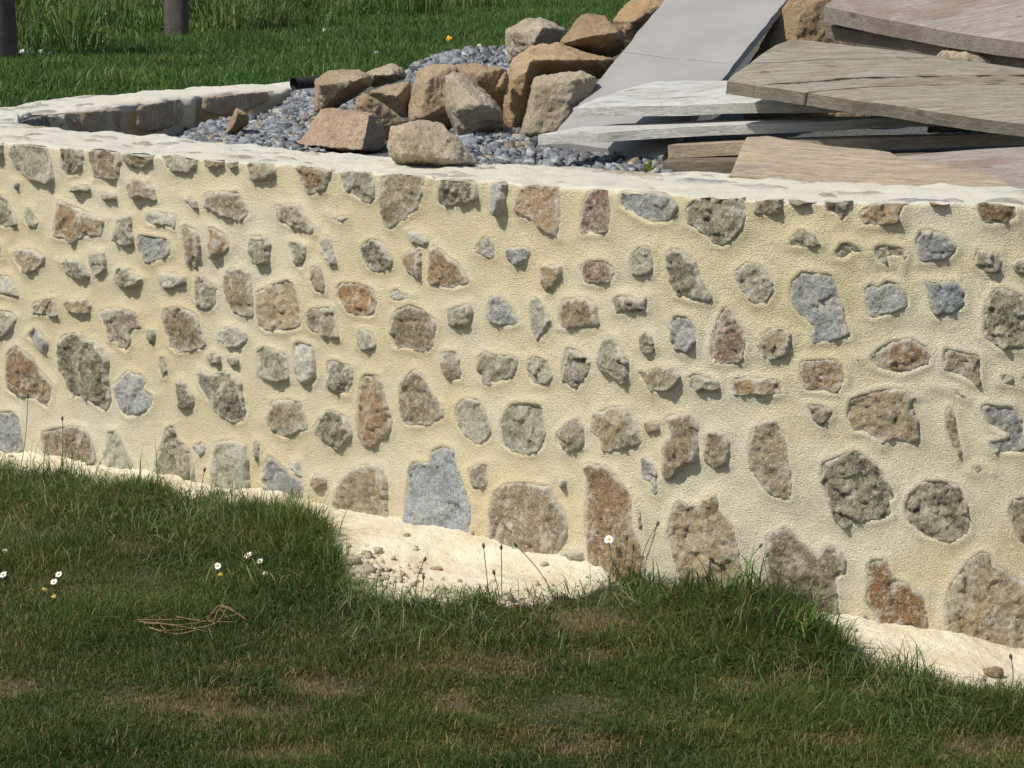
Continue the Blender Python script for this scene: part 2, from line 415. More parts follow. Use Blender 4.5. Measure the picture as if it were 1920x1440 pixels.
# ------------------------------------------------------------------ wall stones: outlines read off the wall, in photo pixels
STONES = """
g -8,275 8,278 9,300 4,310 -8,312
g 17,285 27,277 62,275 86,277 99,306 104,340 98,350 72,343 45,328 18,312
d 113,282 132,275 152,280 160,297 152,322 140,331 127,334 112,320 114,297
t 166,286 187,282 215,286 226,293 226,335 215,340 175,338 172,322 166,305
k 227,287 240,282 272,281 288,290 291,305 270,321 252,317 232,307
g 297,297 335,299 370,307 373,325 355,335 320,333 312,325
t 384,304 422,305 425,325 390,325
r 429,307 447,310 450,327 430,330
g 135,352 145,347 170,345 172,360 140,364
g 185,357 200,360 217,362 220,375 200,381 190,372
k 236,339 262,332 280,337 290,352 299,375 295,382 275,370 246,375 240,355
d -6,362 12,365 22,390 36,412 35,427 -6,427
g 45,402 51,386 62,390 66,405 77,415 72,432 52,427 47,415
o 107,372 130,382 175,400 200,410 197,420 192,447 175,445 155,445 137,463 127,452 98,447 98,427 105,400
g 232,402 247,402 250,425 253,457 242,464 222,460 212,440 217,415
w 272,400 292,395 332,399 334,422 330,432 310,425 278,425 271,415
b 256,447 262,436 317,445 325,465 322,480 285,497 270,496 257,470
k 340,425 350,417 375,430 382,460 377,490 370,505 352,495 347,465 340,445
o 392,422 405,424 425,437 435,460 430,475 400,490 391,477 392,447
g 345,370 360,365 372,375 375,392 367,395 357,385
k 382,367 392,357 450,356 457,372 470,395 470,405 455,417 430,410 385,390
k 20,475 35,467 60,464 77,472 90,482 82,500 57,516 42,512 30,497
d 104,486 117,490 127,484 155,486 165,505 172,517 170,527 150,522 125,515 120,502
g 170,471 197,469 200,487 205,505 185,519 175,517 170,495
d 215,512 225,497 242,500 252,510 270,522 262,535 250,544 230,540 212,527
w 300,510 322,510 350,517 354,532 342,540 317,546 302,535
r 366,517 377,510 392,527 407,535 405,575 387,587 370,577 362,560
k 417,512 430,502 457,502 472,512 475,560 478,595 465,598 435,590 425,565 415,540
w -6,513 20,515 32,537 40,555 37,560 -6,554
k 62,565 82,560 108,556 113,594 100,597 82,592 60,592
t 118,562 165,558 172,572 170,590 125,586
g -6,577 22,582 38,595 28,615 10,637 -6,645
g -5,452 6,460 6,485 -5,487
k 467,317 490,314 512,318 520,335 515,350 480,352 470,342
d 468,445 478,438 500,440 510,455 510,480 505,498 485,498 470,480
r 182,582 200,577 225,575 260,585 265,605 270,617 248,620 250,647 240,662 222,652 220,642 200,640 195,610 187,595
k 304,577 337,572 372,587 380,620 389,647 375,657 332,665 317,652 307,622 302,597
w 412,615 440,607 460,620 467,637 455,655 425,652 405,635
b 47,630 65,610 77,620 92,640 90,667 80,660 62,642
o 10,667 17,655 32,645 60,665 80,695 102,720 100,740 92,770 82,762 67,750 32,745 12,732 10,700
D 110,635 120,625 155,620 162,637 180,635 207,667 207,715 212,755 205,772 192,772 170,757 150,745 135,750 127,730 107,685 105,660
b 217,715 240,692 272,700 282,720 275,727 294,742 290,762 277,777 257,782 240,785 222,767 212,740
g 300,667 312,665 319,692 312,710 304,710 299,685
d 327,715 342,710 357,727 369,745 367,767 355,770 337,765 330,740
D 367,695 375,690 400,700 422,692 445,702 457,720 460,750 465,775 460,792 442,796 412,780 392,757 372,720
d 386,665 400,657 415,665 416,682 397,685 387,677
g 425,665 447,667 450,682 437,690 425,680
g 275,617 290,615 296,627 292,652 280,640
b -6,770 25,767 41,780 45,810 49,830 45,855 32,855 -6,838
k 80,807 100,800 135,795 160,802 175,825 182,855 177,872 155,877 135,880 105,875 82,855 77,822
g 200,807 220,805 232,825 240,845 252,865 250,895 212,897 195,882 192,847 200,830
D 312,800 327,792 337,822 360,840 370,872 372,905 350,912 322,917 290,910 287,867 300,835
w 362,835 380,825 391,837 385,855 372,857
g 405,825 437,822 465,832 470,860 472,940 440,945 395,925 393,900 400,860
o 554,317 580,315 630,327 622,345 615,365 580,371 567,357 560,335
g 636,336 655,326 695,328 707,350 707,380 695,387 675,380 645,367
k 716,335 755,329 805,332 797,360 785,395 760,412 730,434 722,425 717,392 712,375
t 807,331 825,329 833,336 812,342
D 822,350 850,341 890,347 902,362 900,382 880,392 837,396 817,387
b 920,352 937,342 956,345 950,380 940,415 925,400
r 515,380 527,382 562,379 572,400 590,425 590,442 567,437 555,430 527,420 517,405
w 612,400 630,405 655,400 657,412 640,420 620,412
d 539,450 555,452 579,460 577,480 572,502 565,507 545,490
w 602,452 612,437 622,447 630,475 634,495 622,501 605,482 599,467
D 675,460 692,445 712,447 730,472 740,490 735,505 710,515 690,505 675,480
w 762,432 772,429 800,442 805,455 800,465 770,455
o 752,480 765,470 790,462 792,490 791,527 762,512 752,497
o 802,465 815,457 837,477 865,492 875,512 887,527 880,537 850,544 830,540 802,535 797,522 802,492
w 892,460 912,435 925,452 932,472 930,487 915,482 890,477
t 478,545 505,532 542,520 557,530 567,565 570,605 568,618 530,625 495,623 480,610 476,575
k 580,500 600,490 610,512 615,535 612,550 595,551 585,535
O 630,535 640,527 670,527 705,540 712,565 705,590 697,598 670,593 655,590 640,572 630,560
w 730,545 747,537 757,550 780,552 767,565 745,567 732,560
k 735,592 747,575 772,567 787,572 822,597 822,617 817,635 817,652 800,661 767,657 737,655 730,632
g 834,580 855,572 887,565 892,592 885,612 860,620 840,610
b 912,577 920,555 940,548 960,570 975,595 977,608 960,615 930,612 915,600
k 575,585 587,575 627,572 632,600 642,637 620,632 585,625 575,607
g 670,622 680,612 700,622 709,645 707,657 680,660 670,650
d 478,655 495,647 542,662 547,697 546,715 525,717 500,712 482,700
w 549,642 562,637 590,645 595,677 599,710 587,722 572,722 562,715 551,680
d 612,672 627,672 667,685 665,715 655,742 630,740 612,725 610,695
r 825,657 855,654 865,670 870,700 865,715 840,715 830,695
d 895,665 910,655 930,662 955,663 978,668 975,690 965,712 935,720 912,725 900,715 893,690
o 675,710 685,697 715,700 725,730 732,760 742,790 737,815 720,827 705,845 690,842 672,822 667,797 669,747
k 752,715 777,687 792,700 812,735 837,767 835,785 805,800 762,801 750,780 745,740
k 507,750 540,746 570,752 570,772 582,792 580,810 562,812 535,825 512,812 492,790 505,772
D 597,782 620,765 652,777 662,800 665,820 640,845 625,846 612,835 585,807
g 852,760 867,745 900,745 915,770 927,800 925,820 900,837 885,830 865,815 850,785
g 937,790 950,765 960,752 990,750 1020,755 1028,800 1031,815 1020,845 1000,855 960,850 940,835
g 476,822 490,828 490,865 480,870
b 495,865 505,849 517,857 547,887 570,900 572,930 567,960 547,962 517,950 492,940 490,905
w 545,865 560,862 567,882 570,896 555,893
t 582,900 592,887 612,892 612,910 600,920 592,922 582,912
k 625,922 640,892 665,872 697,867 720,872 732,905 730,950 737,997 712,1000 690,990 672,992 645,982 627,965 620,940
B 765,875 775,862 805,865 810,840 830,832 855,840 862,872 872,895 890,945 890,975 880,1010 875,1029 830,1029 780,1012 757,994 757,940 762,900
d 883,997 896,975 893,1017 885,1032
r 877,877 900,867 919,865 920,905 910,917 890,920 880,900
k 915,960 925,920 945,905 960,902 985,900 1010,907 1032,907 1045,935 1060,960 1067,990 1057,1025 1042,1047 1035,1064 1000,1062 960,1049 925,1035 914,1010
D 1050,1035 1070,1030 1093,1032 1096,1080 1085,1087 1057,1080
o 1092,872 1105,865 1135,870 1160,890 1180,915 1190,935 1192,990 1210,1030 1217,1065 1212,1097 1135,1097 1104,1086 1099,1030 1092,990 1097,935 1097,890
g 1194,932 1207,960 1210,990 1197,992
w 1045,892 1060,895 1065,917 1057,925 1047,912
b 1200,857 1220,862 1235,885 1235,932 1225,930 1215,905 1200,900
t 1260,950 1272,932 1297,947 1305,945 1340,920 1352,940 1352,957 1380,985 1387,1015 1392,1052 1395,1080 1395,1115 1350,1118 1282,1098 1270,1088 1260,1040 1247,1000
T 975,357 997,347 1042,355 1052,365 1052,407 1047,450 1032,445 1007,425 992,415 975,412 960,395 964,375
R 1102,360 1122,351 1145,357 1150,385 1152,400 1145,440 1120,442 1087,440 1085,412 1090,385
b 1160,365 1177,357 1247,363 1275,385 1275,400 1260,422 1250,422 1220,425 1187,407 1162,392
D 1282,397 1312,373 1352,371 1397,376 1402,412 1397,435 1380,452 1355,467 1335,460 1322,445 1287,427
k 1407,402 1420,380 1445,374 1467,376 1470,395 1468,410 1440,412 1412,412
b 945,465 960,462 985,462 995,470 990,485 982,502 965,502 950,490
t 1010,497 1057,494 1055,515 1047,532 1025,552 1012,535
R 1082,497 1105,485 1135,484 1155,497 1159,512 1145,532 1120,537 1095,532 1087,512
g 1192,465 1202,457 1225,462 1232,492 1230,515 1200,521 1185,515 1177,492
d 1247,480 1260,462 1280,465 1305,485 1315,512 1327,537 1342,555 1337,572 1292,565 1267,557 1255,537 1250,510
g 1372,510 1400,488 1430,495 1452,525 1455,550 1440,570 1415,575 1395,555 1378,530
w 991,575 997,555 1012,557 1037,595 1032,612 1012,645 997,627
t 1046,580 1057,557 1100,555 1120,567 1130,615 1085,619 1045,617
d 1144,560 1160,550 1190,552 1195,562 1217,551 1217,582 1185,587 1155,591
b 1252,602 1267,587 1292,590 1310,615 1310,640 1300,660 1290,668 1265,660 1255,635
R 1335,620 1350,580 1362,567 1380,590 1402,620 1402,650 1395,682 1370,685 1335,682 1327,668
k 1417,635 1440,615 1465,610 1485,625 1487,645 1475,670 1445,677 1420,665
g 987,672 1010,664 1032,675 1042,710 1027,725 1000,722 985,700
d 1052,680 1062,647 1085,652 1110,675 1107,697 1085,734 1070,727 1052,715
d 1122,665 1130,630 1150,627 1165,647 1182,677 1182,705 1170,724 1157,712 1130,697 1121,687
d 1197,632 1210,621 1225,630 1231,655 1225,667 1212,665 1197,650
k 1190,692 1200,690 1210,697 1230,687 1267,687 1280,707 1275,720 1257,735 1225,737 1220,742 1202,710
g 1287,705 1300,697 1330,705 1352,715 1350,735 1322,739 1302,736 1287,720
o 1370,710 1385,705 1440,707 1465,712 1472,740 1440,745 1385,745 1370,740
k 1040,815 1060,792 1085,780 1097,800 1099,837 1082,850 1055,846 1042,832
t 1105,792 1112,772 1150,760 1175,760 1185,787 1202,807 1202,835 1180,847 1125,850 1120,825 1102,807
t 1204,790 1237,789 1239,810 1217,816 1207,807
t 1242,785 1255,776 1272,775 1292,770 1307,795 1307,825 1310,870 1282,875 1272,892 1257,905 1242,900 1237,875 1237,837 1255,810
t 1317,817 1327,805 1360,807 1370,832 1365,877 1335,880 1317,865
k 1397,845 1407,805 1430,785 1455,785 1475,815 1482,850 1490,890 1487,930 1482,942 1455,935 1430,925 1405,885
d 1475,382 1502,378 1532,380 1532,397 1480,400
d 1542,387 1562,382 1602,382 1590,405 1590,415 1575,426 1565,410 1547,407
T 1607,407 1635,386 1665,383 1705,381 1692,405 1687,427 1652,430 1615,430
t 1741,385 1770,383 1785,386 1772,397 1752,399 1742,394
d 1755,405 1770,405 1785,412 1775,418
o 1825,392 1840,388 1870,393 1907,397 1910,422 1877,430 1845,430 1830,412
d 1477,450 1497,427 1525,432 1535,447 1547,460 1530,465 1507,465 1480,462
d 1560,472 1575,452 1595,450 1625,465 1632,485 1615,475 1600,477 1585,490 1562,485
d 1635,462 1652,455 1697,460 1705,477 1695,505 1687,485 1667,482 1672,502 1647,495 1637,480
b 1712,452 1722,430 1742,427 1772,435 1800,462 1790,480 1772,492 1720,495 1717,472
d 1822,485 1832,465 1875,472 1882,490 1875,515 1850,515 1825,500
d 1892,495 1915,480 1930,485 1930,520 1905,515
b 1480,527 1502,505 1562,510 1572,530 1587,580 1590,597 1602,625 1600,635 1545,642 1522,647 1515,635 1522,612 1500,595 1477,570
b 1617,540 1635,527 1647,535 1660,522 1687,527 1710,557 1705,577 1670,592 1635,602 1622,595 1620,565
N 1727,525 1757,527 1795,525 1812,547 1812,577 1782,592 1755,600 1740,582 1737,552
D 1840,582 1860,542 1880,535 1927,552 1930,657 1870,657 1840,632
o 1625,672 1645,650 1670,637 1710,630 1740,647 1750,665 1745,685 1715,697 1690,705 1655,697 1637,690
t 1764,665 1770,647 1802,655 1842,662 1842,727 1830,725 1790,705 1765,692
t 1597,665 1617,672 1612,685 1604,678
T 1495,685 1505,672 1565,670 1585,682 1590,710 1575,740 1535,737 1505,735 1497,712
r 1507,755 1537,755 1565,765 1562,782 1550,790 1545,805 1522,790
t 1590,745 1612,737 1657,725 1692,725 1722,742 1712,757 1727,790 1727,837 1700,832 1675,822 1652,840 1640,825 1615,812 1600,815 1582,780
g 1747,725 1772,725 1800,730 1820,745 1817,752 1790,742
k 1770,770 1780,757 1792,770 1802,810 1810,852 1797,860 1782,840 1770,802
b 1832,760 1850,752 1875,757 1900,757 1925,787 1925,852 1862,852 1845,827 1885,818 1850,802 1840,780
g 1870,712 1882,697 1907,705 1907,725 1872,720
g 1912,700 1930,700 1930,730 1915,728
g 1817,872 1835,870 1865,877 1862,890 1850,880 1837,890 1819,887
D 1537,865 1570,852 1610,840 1637,862 1660,882 1675,910 1687,937 1672,940 1677,965 1657,977 1600,985 1587,997 1560,975 1547,940 1535,905
D 1690,950 1702,922 1735,897 1767,897 1800,907 1815,932 1822,962 1820,1000 1790,1020 1752,1015 1725,1007 1697,978
k 1885,960 1897,935 1930,925 1930,1035 1905,1010 1895,985
k 1432,1005 1445,997 1477,985 1502,1010 1535,1040 1552,1015 1580,1032 1592,1052 1587,1080 1572,1085 1575,1135 1575,1185 1520,1190 1445,1155 1437,1080
O 1620,1065 1632,1045 1667,1045 1680,1082 1702,1090 1735,1115 1740,1160 1742,1197 1725,1206 1680,1198 1645,1190 1637,1155 1617,1132 1625,1092
g 1600,1178 1622,1145 1634,1165 1641,1190 1605,1190
k 1767,1135 1777,1097 1815,1047 1840,1030 1862,1035 1870,1055 1902,1080 1930,1090 1930,1243 1865,1238 1815,1228 1777,1204 1769,1172
t 1747,1182 1762,1167 1764,1197 1749,1202
g 1400,1080 1415,1090 1418,1137 1400,1124
g 1222,1075 1235,1073 1240,1097 1224,1100
b 27,340 38,340 36,355 30,357
"""
TINT = {  # two stone colours per kind
    'g': ((0.40, 0.38, 0.32), (0.30, 0.275, 0.22)), 'k': ((0.37, 0.335, 0.26), (0.315, 0.245, 0.165)),
    't': ((0.36, 0.285, 0.19), (0.30, 0.225, 0.145)), 'T': ((0.36, 0.26, 0.18), (0.32, 0.225, 0.15)),
    'o': ((0.33, 0.22, 0.13), (0.37, 0.31, 0.22)), 'O': ((0.32, 0.18, 0.085), (0.35, 0.265, 0.17)),
    'd': ((0.22, 0.198, 0.148), (0.37, 0.345, 0.285)), 'D': ((0.15, 0.132, 0.095), (0.32, 0.292, 0.225)),
    'r': ((0.29, 0.225, 0.18), (0.37, 0.335, 0.27)), 'R': ((0.22, 0.135, 0.105), (0.31, 0.25, 0.205)),
    'b': ((0.35, 0.352, 0.33), (0.26, 0.262, 0.24)), 'B': ((0.30, 0.318, 0.32), (0.24, 0.255, 0.257)),
    'N': ((0.17, 0.20, 0.205), (0.27, 0.29, 0.285)), 'w': ((0.50, 0.475, 0.40), (0.38, 0.35, 0.28))}

def poly_area(P):
    x, y = P[:, 0], P[:, 1]
    return .5 * np.sum(x * np.roll(y, -1) - y * np.roll(x, -1))
def resample_outline(P, step, jag, rng, soft=.35):
    if poly_area(P) < 0: P = P[::-1]
    n = len(P)
    Q = []                                            # slight corner rounding
    for i in range(n):
        a = P[i - 1]; b = P[i]; c = P[(i + 1) % n]
        Q.append(b + (a - b) * soft * .5); Q.append(b * .72 + (a + c) * .14 if False else b + ((a - b) + (c - b)) * .06); Q.append(b + (c - b) * soft * .5)
    Q = np.array(Q)
    L = np.linalg.norm(np.roll(Q, -1, 0) - Q, axis=1)
    cum = np.concatenate([[0], np.cumsum(L)])
    m = max(10, int(cum[-1] / step))
    t = np.linspace(0, cum[-1], m, endpoint=False)
    Qc = np.vstack([Q, Q[:1]])
    R = np.stack([np.interp(t, cum, Qc[:, 0]), np.interp(t, cum, Qc[:, 1])], -1)
    tan = np.roll(R, -1, 0) - np.roll(R, 1, 0)
    nor = np.stack([tan[:, 1], -tan[:, 0]], -1); nor /= np.linalg.norm(nor, axis=1, keepdims=True) + 1e-9
    p3 = np.concatenate([R, np.full((len(R), 1), rng.uniform(0, 50))], 1)
    off = jag * (fbm(p3, 38, 2, 3) + .6 * fbm(p3, 110, 2, 5))
    return R + nor * off[:, None]
def dist_poly(X, P):
    d = np.full(len(X), 1e9)
    for i in range(len(P)):
        a = P[i]; b = P[(i + 1) % len(P)]
        ab = b - a; t = np.clip(((X - a) @ ab) / (ab @ ab + 1e-12), 0, 1)
        d = np.minimum(d, np.linalg.norm(X - (a + t[:, None] * ab), axis=1))
    return d
def inside_poly(X, P):
    r = np.zeros(len(X), bool)
    for i in range(len(P)):
        a = P[i]; b = P[(i + 1) % len(P)]
        c = ((a[1] > X[:, 1]) != (b[1] > X[:, 1]))
        with np.errstate(divide='ignore', invalid='ignore'):
            xx = (b[0] - a[0]) * (X[:, 1] - a[1]) / (b[1] - a[1]) + a[0]
        r ^= c & (X[:, 0] < xx)
    return r
def stone_sheet(P, rng, proud, step=.0048, jag=.003, rough=1.0, sharp=.010, edge_h=-.006, bias=0.0):
    """triangulated dome over outline P -> 2-D points, height, edge value, triangles"""
    B = resample_outline(P, step * 1.1, jag, rng)
    lo, hi = B.min(0), B.max(0)
    gx, gy = np.meshgrid(np.arange(lo[0], hi[0], step), np.arange(lo[1], hi[1], step * .9))
    gx = gx + (np.arange(gx.shape[0]) % 2)[:, None] * step * .5
    G = np.stack([gx.ravel(), gy.ravel()], -1) + rng.uniform(-.28, .28, (gx.size, 2)) * step
    G = G[inside_poly(G, B)]
    if len(G):
        G = G[dist_poly(G, B) > step * .55]
    pts = np.vstack([B, G]) if len(G) else B
    nb = len(B)
    res = delaunay_2d_cdt([Vector((float(a), float(b))) for a, b in pts], [], [list(range(nb))], 1, 1e-7)
    V = np.array([[v.x, v.y] for v in res[0]])
    T = np.array([f for f in res[2] if len(f) == 3], np.int32)
    d = dist_poly(V, B); d[d < 1e-6] = 0
    c = V.mean(0); area_ = abs(poly_area(B)); R = math.sqrt(area_ / math.pi)
    hf = np.full(len(V), 1e9)
    for k in range(4):
        an = rng.uniform(0, 2 * math.pi); g = rng.uniform(.04, .34)
        hf = np.minimum(hf, g * ((V - c) @ np.array([math.cos(an), math.sin(an)])) + rng.uniform(0, .16) * R)
    hf = hf + bias * ((c[0] - V[:, 0]) + (c[1] - V[:, 1]))
    hf = hf - hf.max()
    p3 = np.concatenate([V, np.full((len(V), 1), rng.uniform(0, 90))], 1)
    prof = 1 - (1 - np.clip(d / sharp, 0, 1)) ** 2.2
    body = np.maximum(proud + np.maximum(hf, -.75 * proud), .004)
    nz = rough * (.0020 * fbm(p3, 26, 3, 11) + .0022 * fbm(p3, 110, 3, 17, .7))
    for cells, amp, tl in ((max(4, int(area_ / .0012)), .0012, .10), (max(8, int(area_ / .00022)), .0005, .085)):
        C = lo + rng.uniform(0, 1, (cells, 2)) * (hi - lo)
        W_ = V + .004 * np.stack([vnoise(p3, 60, 5), vnoise(p3, 60, 9)], -1)
        D = ((W_[:, None] - C[None]) ** 2).sum(2)
        ix = D.argmin(1)
        go = rng.normal(0, amp, cells); gg = rng.normal(0, tl, (cells, 2))
        nz = nz + rough * (go[ix] + (gg[ix] * (V - C[ix])).sum(1))
    h = edge_h + prof * (body - edge_h) + nz * np.clip(d / .006, 0, 1)
    e = np.clip(d / min(.032, .55 * R), 0, 1)
    return V, h, e, T, B

stones = []                      # (kind, outline in wall coordinates (s, z), inner part flag)
for line in STONES.strip().splitlines():
    k, *pp = line.split()
    P = np.array([px_to_wall(*map(float, q.split(','))) for q in pp])
    zm = P[:, 1].max()
    if zm > .948: P[:, 1] = np.where(P[:, 1] > .88, .88 + (P[:, 1] - .88) * (1.016 - .88) / (zm - .88), P[:, 1])
    stones.append((k, P))
s_left = px_to_wall(-14, 600)[0]; s_right = px_to_wall(1934, 600)[0]
extra = []
for k, P in stones:                                   # stonework carries on beyond both picture edges
    if P[:, 0].min() > s_left - .55 and P[:, 0].max() < s_left - .004:
        Q = P.copy(); Q[:, 0] = 2 * s_left - P[:, 0]; extra.append((k, Q))
    if P[:, 0].max() < s_right + .55 and P[:, 0].min() > s_right + .004:
        Q = P.copy(); Q[:, 0] = 2 * s_right - P[:, 0]; extra.append((k, Q))
n_seen = len(stones)
stones = stones + extra

wall = thing('stone_wall', (0.0, 7.0, 0.0), 'curved rubble stone retaining wall pointed with cream limy mortar', 'wall')
S_VIS0, S_VIS1 = 0.0, arc[i_last]
# ---- mortar body: swept profile
sv = np.concatenate([np.arange(0, S_VIS1 - .1, .0068), np.arange(S_VIS1 - .1, S_END, .02), [S_END]])
n_s = len(sv)
Ov, Iv, Nv = O_at(sv), I_at(sv), NSIGN * N_at(sv)
r_c = .012
zb = ground_z(Ov[:, 0])
nf, nc, nt, ni = 178, 7, 34, 10
cols = []; wts = []
ft = np.linspace(0, 1, nf)
bottom = np.minimum(zb - .16, -.10)
for t in ft:
    z = bottom + (TOPZ - r_c - bottom) * t
    cols.append(np.concatenate([Ov, z[:, None]], 1)); wts.append((1.0, 0.0))
for a in np.linspace(0, math.pi / 2, nc + 1)[1:]:
    q = Ov - Nv * r_c * (1 - math.cos(a))
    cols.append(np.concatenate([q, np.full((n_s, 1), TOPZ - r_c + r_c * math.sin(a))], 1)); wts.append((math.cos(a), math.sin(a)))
q0 = Ov - Nv * r_c
for t in np.linspace(0, 1, nt + 1)[1:]:
    q = q0 + (Iv - q0) * t
    dz = -.012 * max(0, (t - .93) / .07)
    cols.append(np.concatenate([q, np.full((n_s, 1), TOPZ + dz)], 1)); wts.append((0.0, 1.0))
for t in np.linspace(0, 1, ni + 1)[1:]:
    cols.append(np.concatenate([Iv + (Iv - q0) * .01 * 0, np.full((n_s, 1), TOPZ - .012 - .33 * t)], 1)); wts.append((0.0, 0.0))
MV = np.stack(cols, 1)                                # station, profile, xyz
m = MV.shape[1]
flat = MV.reshape(-1, 3)
# distance to the closest stone in wall coordinates
SS = np.repeat(sv, m); ZZ = flat[:, 2]
isf = np.tile(np.arange(m) < nf + nc, n_s)
dst = np.full(len(flat), 1.0); ins = np.zeros(len(flat), bool)
X2 = np.stack([SS, ZZ], -1)
grid_idx = np.arange(len(flat)).reshape(n_s, m)
for k, P in stones:
    i0 = np.searchsorted(sv, P[:, 0].min() - .05); i1 = np.searchsorted(sv, P[:, 0].max() + .05)
    if i1 <= i0: continue
    idx = grid_idx[i0:i1, :nf + nc].ravel()
    zz = ZZ[idx]
    idx = idx[(zz > P[:, 1].min() - .05) & (zz < P[:, 1].max() + .05)]
    if not len(idx): continue
    dd = dist_poly(X2[idx], P)
    dst[idx] = np.minimum(dst[idx], dd)
    ins[idx] |= inside_poly(X2[idx], P)
big = fbm(flat, 4.0, 2, 31) * .0065 + fbm(flat, 19, 2, 37) * .0016 + fbm(flat, 70, 2, 41, .6) * .0008
fill = .0075 * np.exp(-dst / .011) - .0035
lump = np.where(ins, .003 - .018 * sstep(dst, .004, .018), fill)
hh = big + np.where(isf, lump, 0)
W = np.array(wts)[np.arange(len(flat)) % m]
Nr = np.repeat(Nv, m, 0)
flat[:, :2] += Nr * (hh * W[:, 0])[:, None]
topn = fbm(flat, 6, 3, 51) * .0075 + fbm(flat, 34, 3, 55) * .0022
flat[:, 2] += topn * W[:, 1]
inn = np.tile(np.arange(m) >= nf + nc + nt, n_s)
wob = fbm(flat, 9, 3, 61) * .012
flat[:, :2] += Nr * np.where(inn, wob, 0)[:, None]
# ragged inner edge of the coping
te = np.clip((np.arange(len(flat)) % m - (nf + nc)) / nt, 0, 1)
flat[:, :2] += Nr * (fbm(np.repeat(np.concatenate([Iv, np.zeros((n_s, 1))], 1), m, 0), 6, 3, 71) * .035 * te ** 3 * np.tile(np.arange(m) >= nf + nc, n_s))[:, None]
a = grid_idx[:-1, :-1].ravel(); b = grid_idx[1:, :-1].ravel(); c = grid_idx[1:, 1:].ravel(); d = grid_idx[:-1, 1:].ravel()
quads = np.stack([a, d, c, b], -1)
# closed ends
cap = [list(grid_idx[-1, ::-1])]
me = mesh_np('mortar', flat, None, quads, {'sunbright': W[:, 1]})  # top-facing weight, drives the brightness painted onto the wall top
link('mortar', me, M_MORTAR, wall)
endP = flat[grid_idx[-1]]
ce = endP.mean(0)
capV = np.vstack([endP, ce]); nE = len(endP)
link('mortar_end', mesh_np('mortar_end', capV, [[i, i + 1, nE] for i in range(nE - 1)]), M_MORTAR, wall)

def mortar_at(s):
    return O_at(s), NSIGN * N_at(s)
for j, (k, P) in enumerate(stones):
    rng = np.random.default_rng(100 + j)
    area = abs(poly_area(P)); R = math.sqrt(area / math.pi)
    proud = {'w': .018, 'D': .023, 'd': .023}.get(k, .021) * rng.uniform(.6, 1.4) * min(1.0, .55 + R / .06) * float(np.interp(O_at(P[:, 0].mean())[0], [-1.4, .2, 1.2], [.95, .72, .60]))
    step = .0046 if R < .06 else .0056
    if j >= n_seen: step *= 1.6
    V, h, e, T, B = stone_sheet(P, rng, proud, step, .0038, 1.15 if k in 'dDR' else .95, sharp=rng.uniform(.006, .015), bias=rng.uniform(.03, .16))
    p, n = mortar_at(V[:, 0])
    zc = np.minimum(V[:, 1:2], .999 + .006 * vnoise(np.concatenate([V, 0 * V[:, :1]], 1), 30, 3)[:, None])
    W3 = np.concatenate([p + n * h[:, None], zc], 1)
    ta, tb = TINT[k]
    f = rng.uniform(.88, 1.34) * (np.array([.98, .97, .85]) if k not in 'bBNw' else np.array([1.0, 1.0, .99]))
    ta = np.array(ta) * f; tb = np.array(tb) * f * rng.uniform(.93, 1.07)
    if k in 'oOk':                                    # rusty heart inside a paler rim
        mixr = np.clip(e * 1.4 + .35 * fbm(W3, 20, 2, j), 0, 1)[:, None] if k != 'k' else np.clip(e + .4 * fbm(W3, 16, 2, j), 0, 1)[:, None]
        core, rim = (ta, tb) if k != 'k' else (tb, ta)
        A = core * mixr + (rim * .7 + np.array(TINT['g'][0]) * .3) * (1 - mixr)
        Bc = core * .82 * mixr + rim * (1 - mixr)
    else:
        A = np.tile(ta, (len(V), 1)); Bc = np.tile(tb, (len(V), 1))
    me = mesh_np('stone', W3, T[:, ::-1] if NSIGN > 0 else T, None, {'edge': e, 'tint_a': A, 'tint_b': Bc})
    link('stone', me, M_GRANITE if k in 'BN' else M_STONE, wall)

# ---- stones of the inner face at the back
u_b = ic[:, 0] / ic[:, 1]
ib0 = int(np.argmin(np.abs(arc - arc[i_last]))) + 40
kb = np.where((np.arange(len(ic)) > i_last) & (np.linalg.norm(ic - tip[:2], axis=1) > 1e-4))[0]
icb = ic[kb]; ub = icb[:, 0] / icb[:, 1]
lb = np.concatenate([[0], np.cumsum(np.linalg.norm(np.diff(icb, axis=0), axis=1))])
def px_to_back(px, py):
    d = ray(px, py); u = d[0] / d[1]
    l = np.interp(u, ub, lb)
    Y = np.interp(l, lb, icb[:, 1]); t = Y / d[1]
    return l, CAMZ + d[2] * t
BACK = """
D 32,219 78,213 84,222 92,232 85,252 40,250
t 80,211 130,204 220,201 225,216 228,240 205,252 183,256 125,250 90,230
t 252,198 310,176 331,172 336,200 341,232 300,246 265,248 252,240
k 376,178 460,166 508,168 514,184 470,204 430,219 390,218 375,208
"""
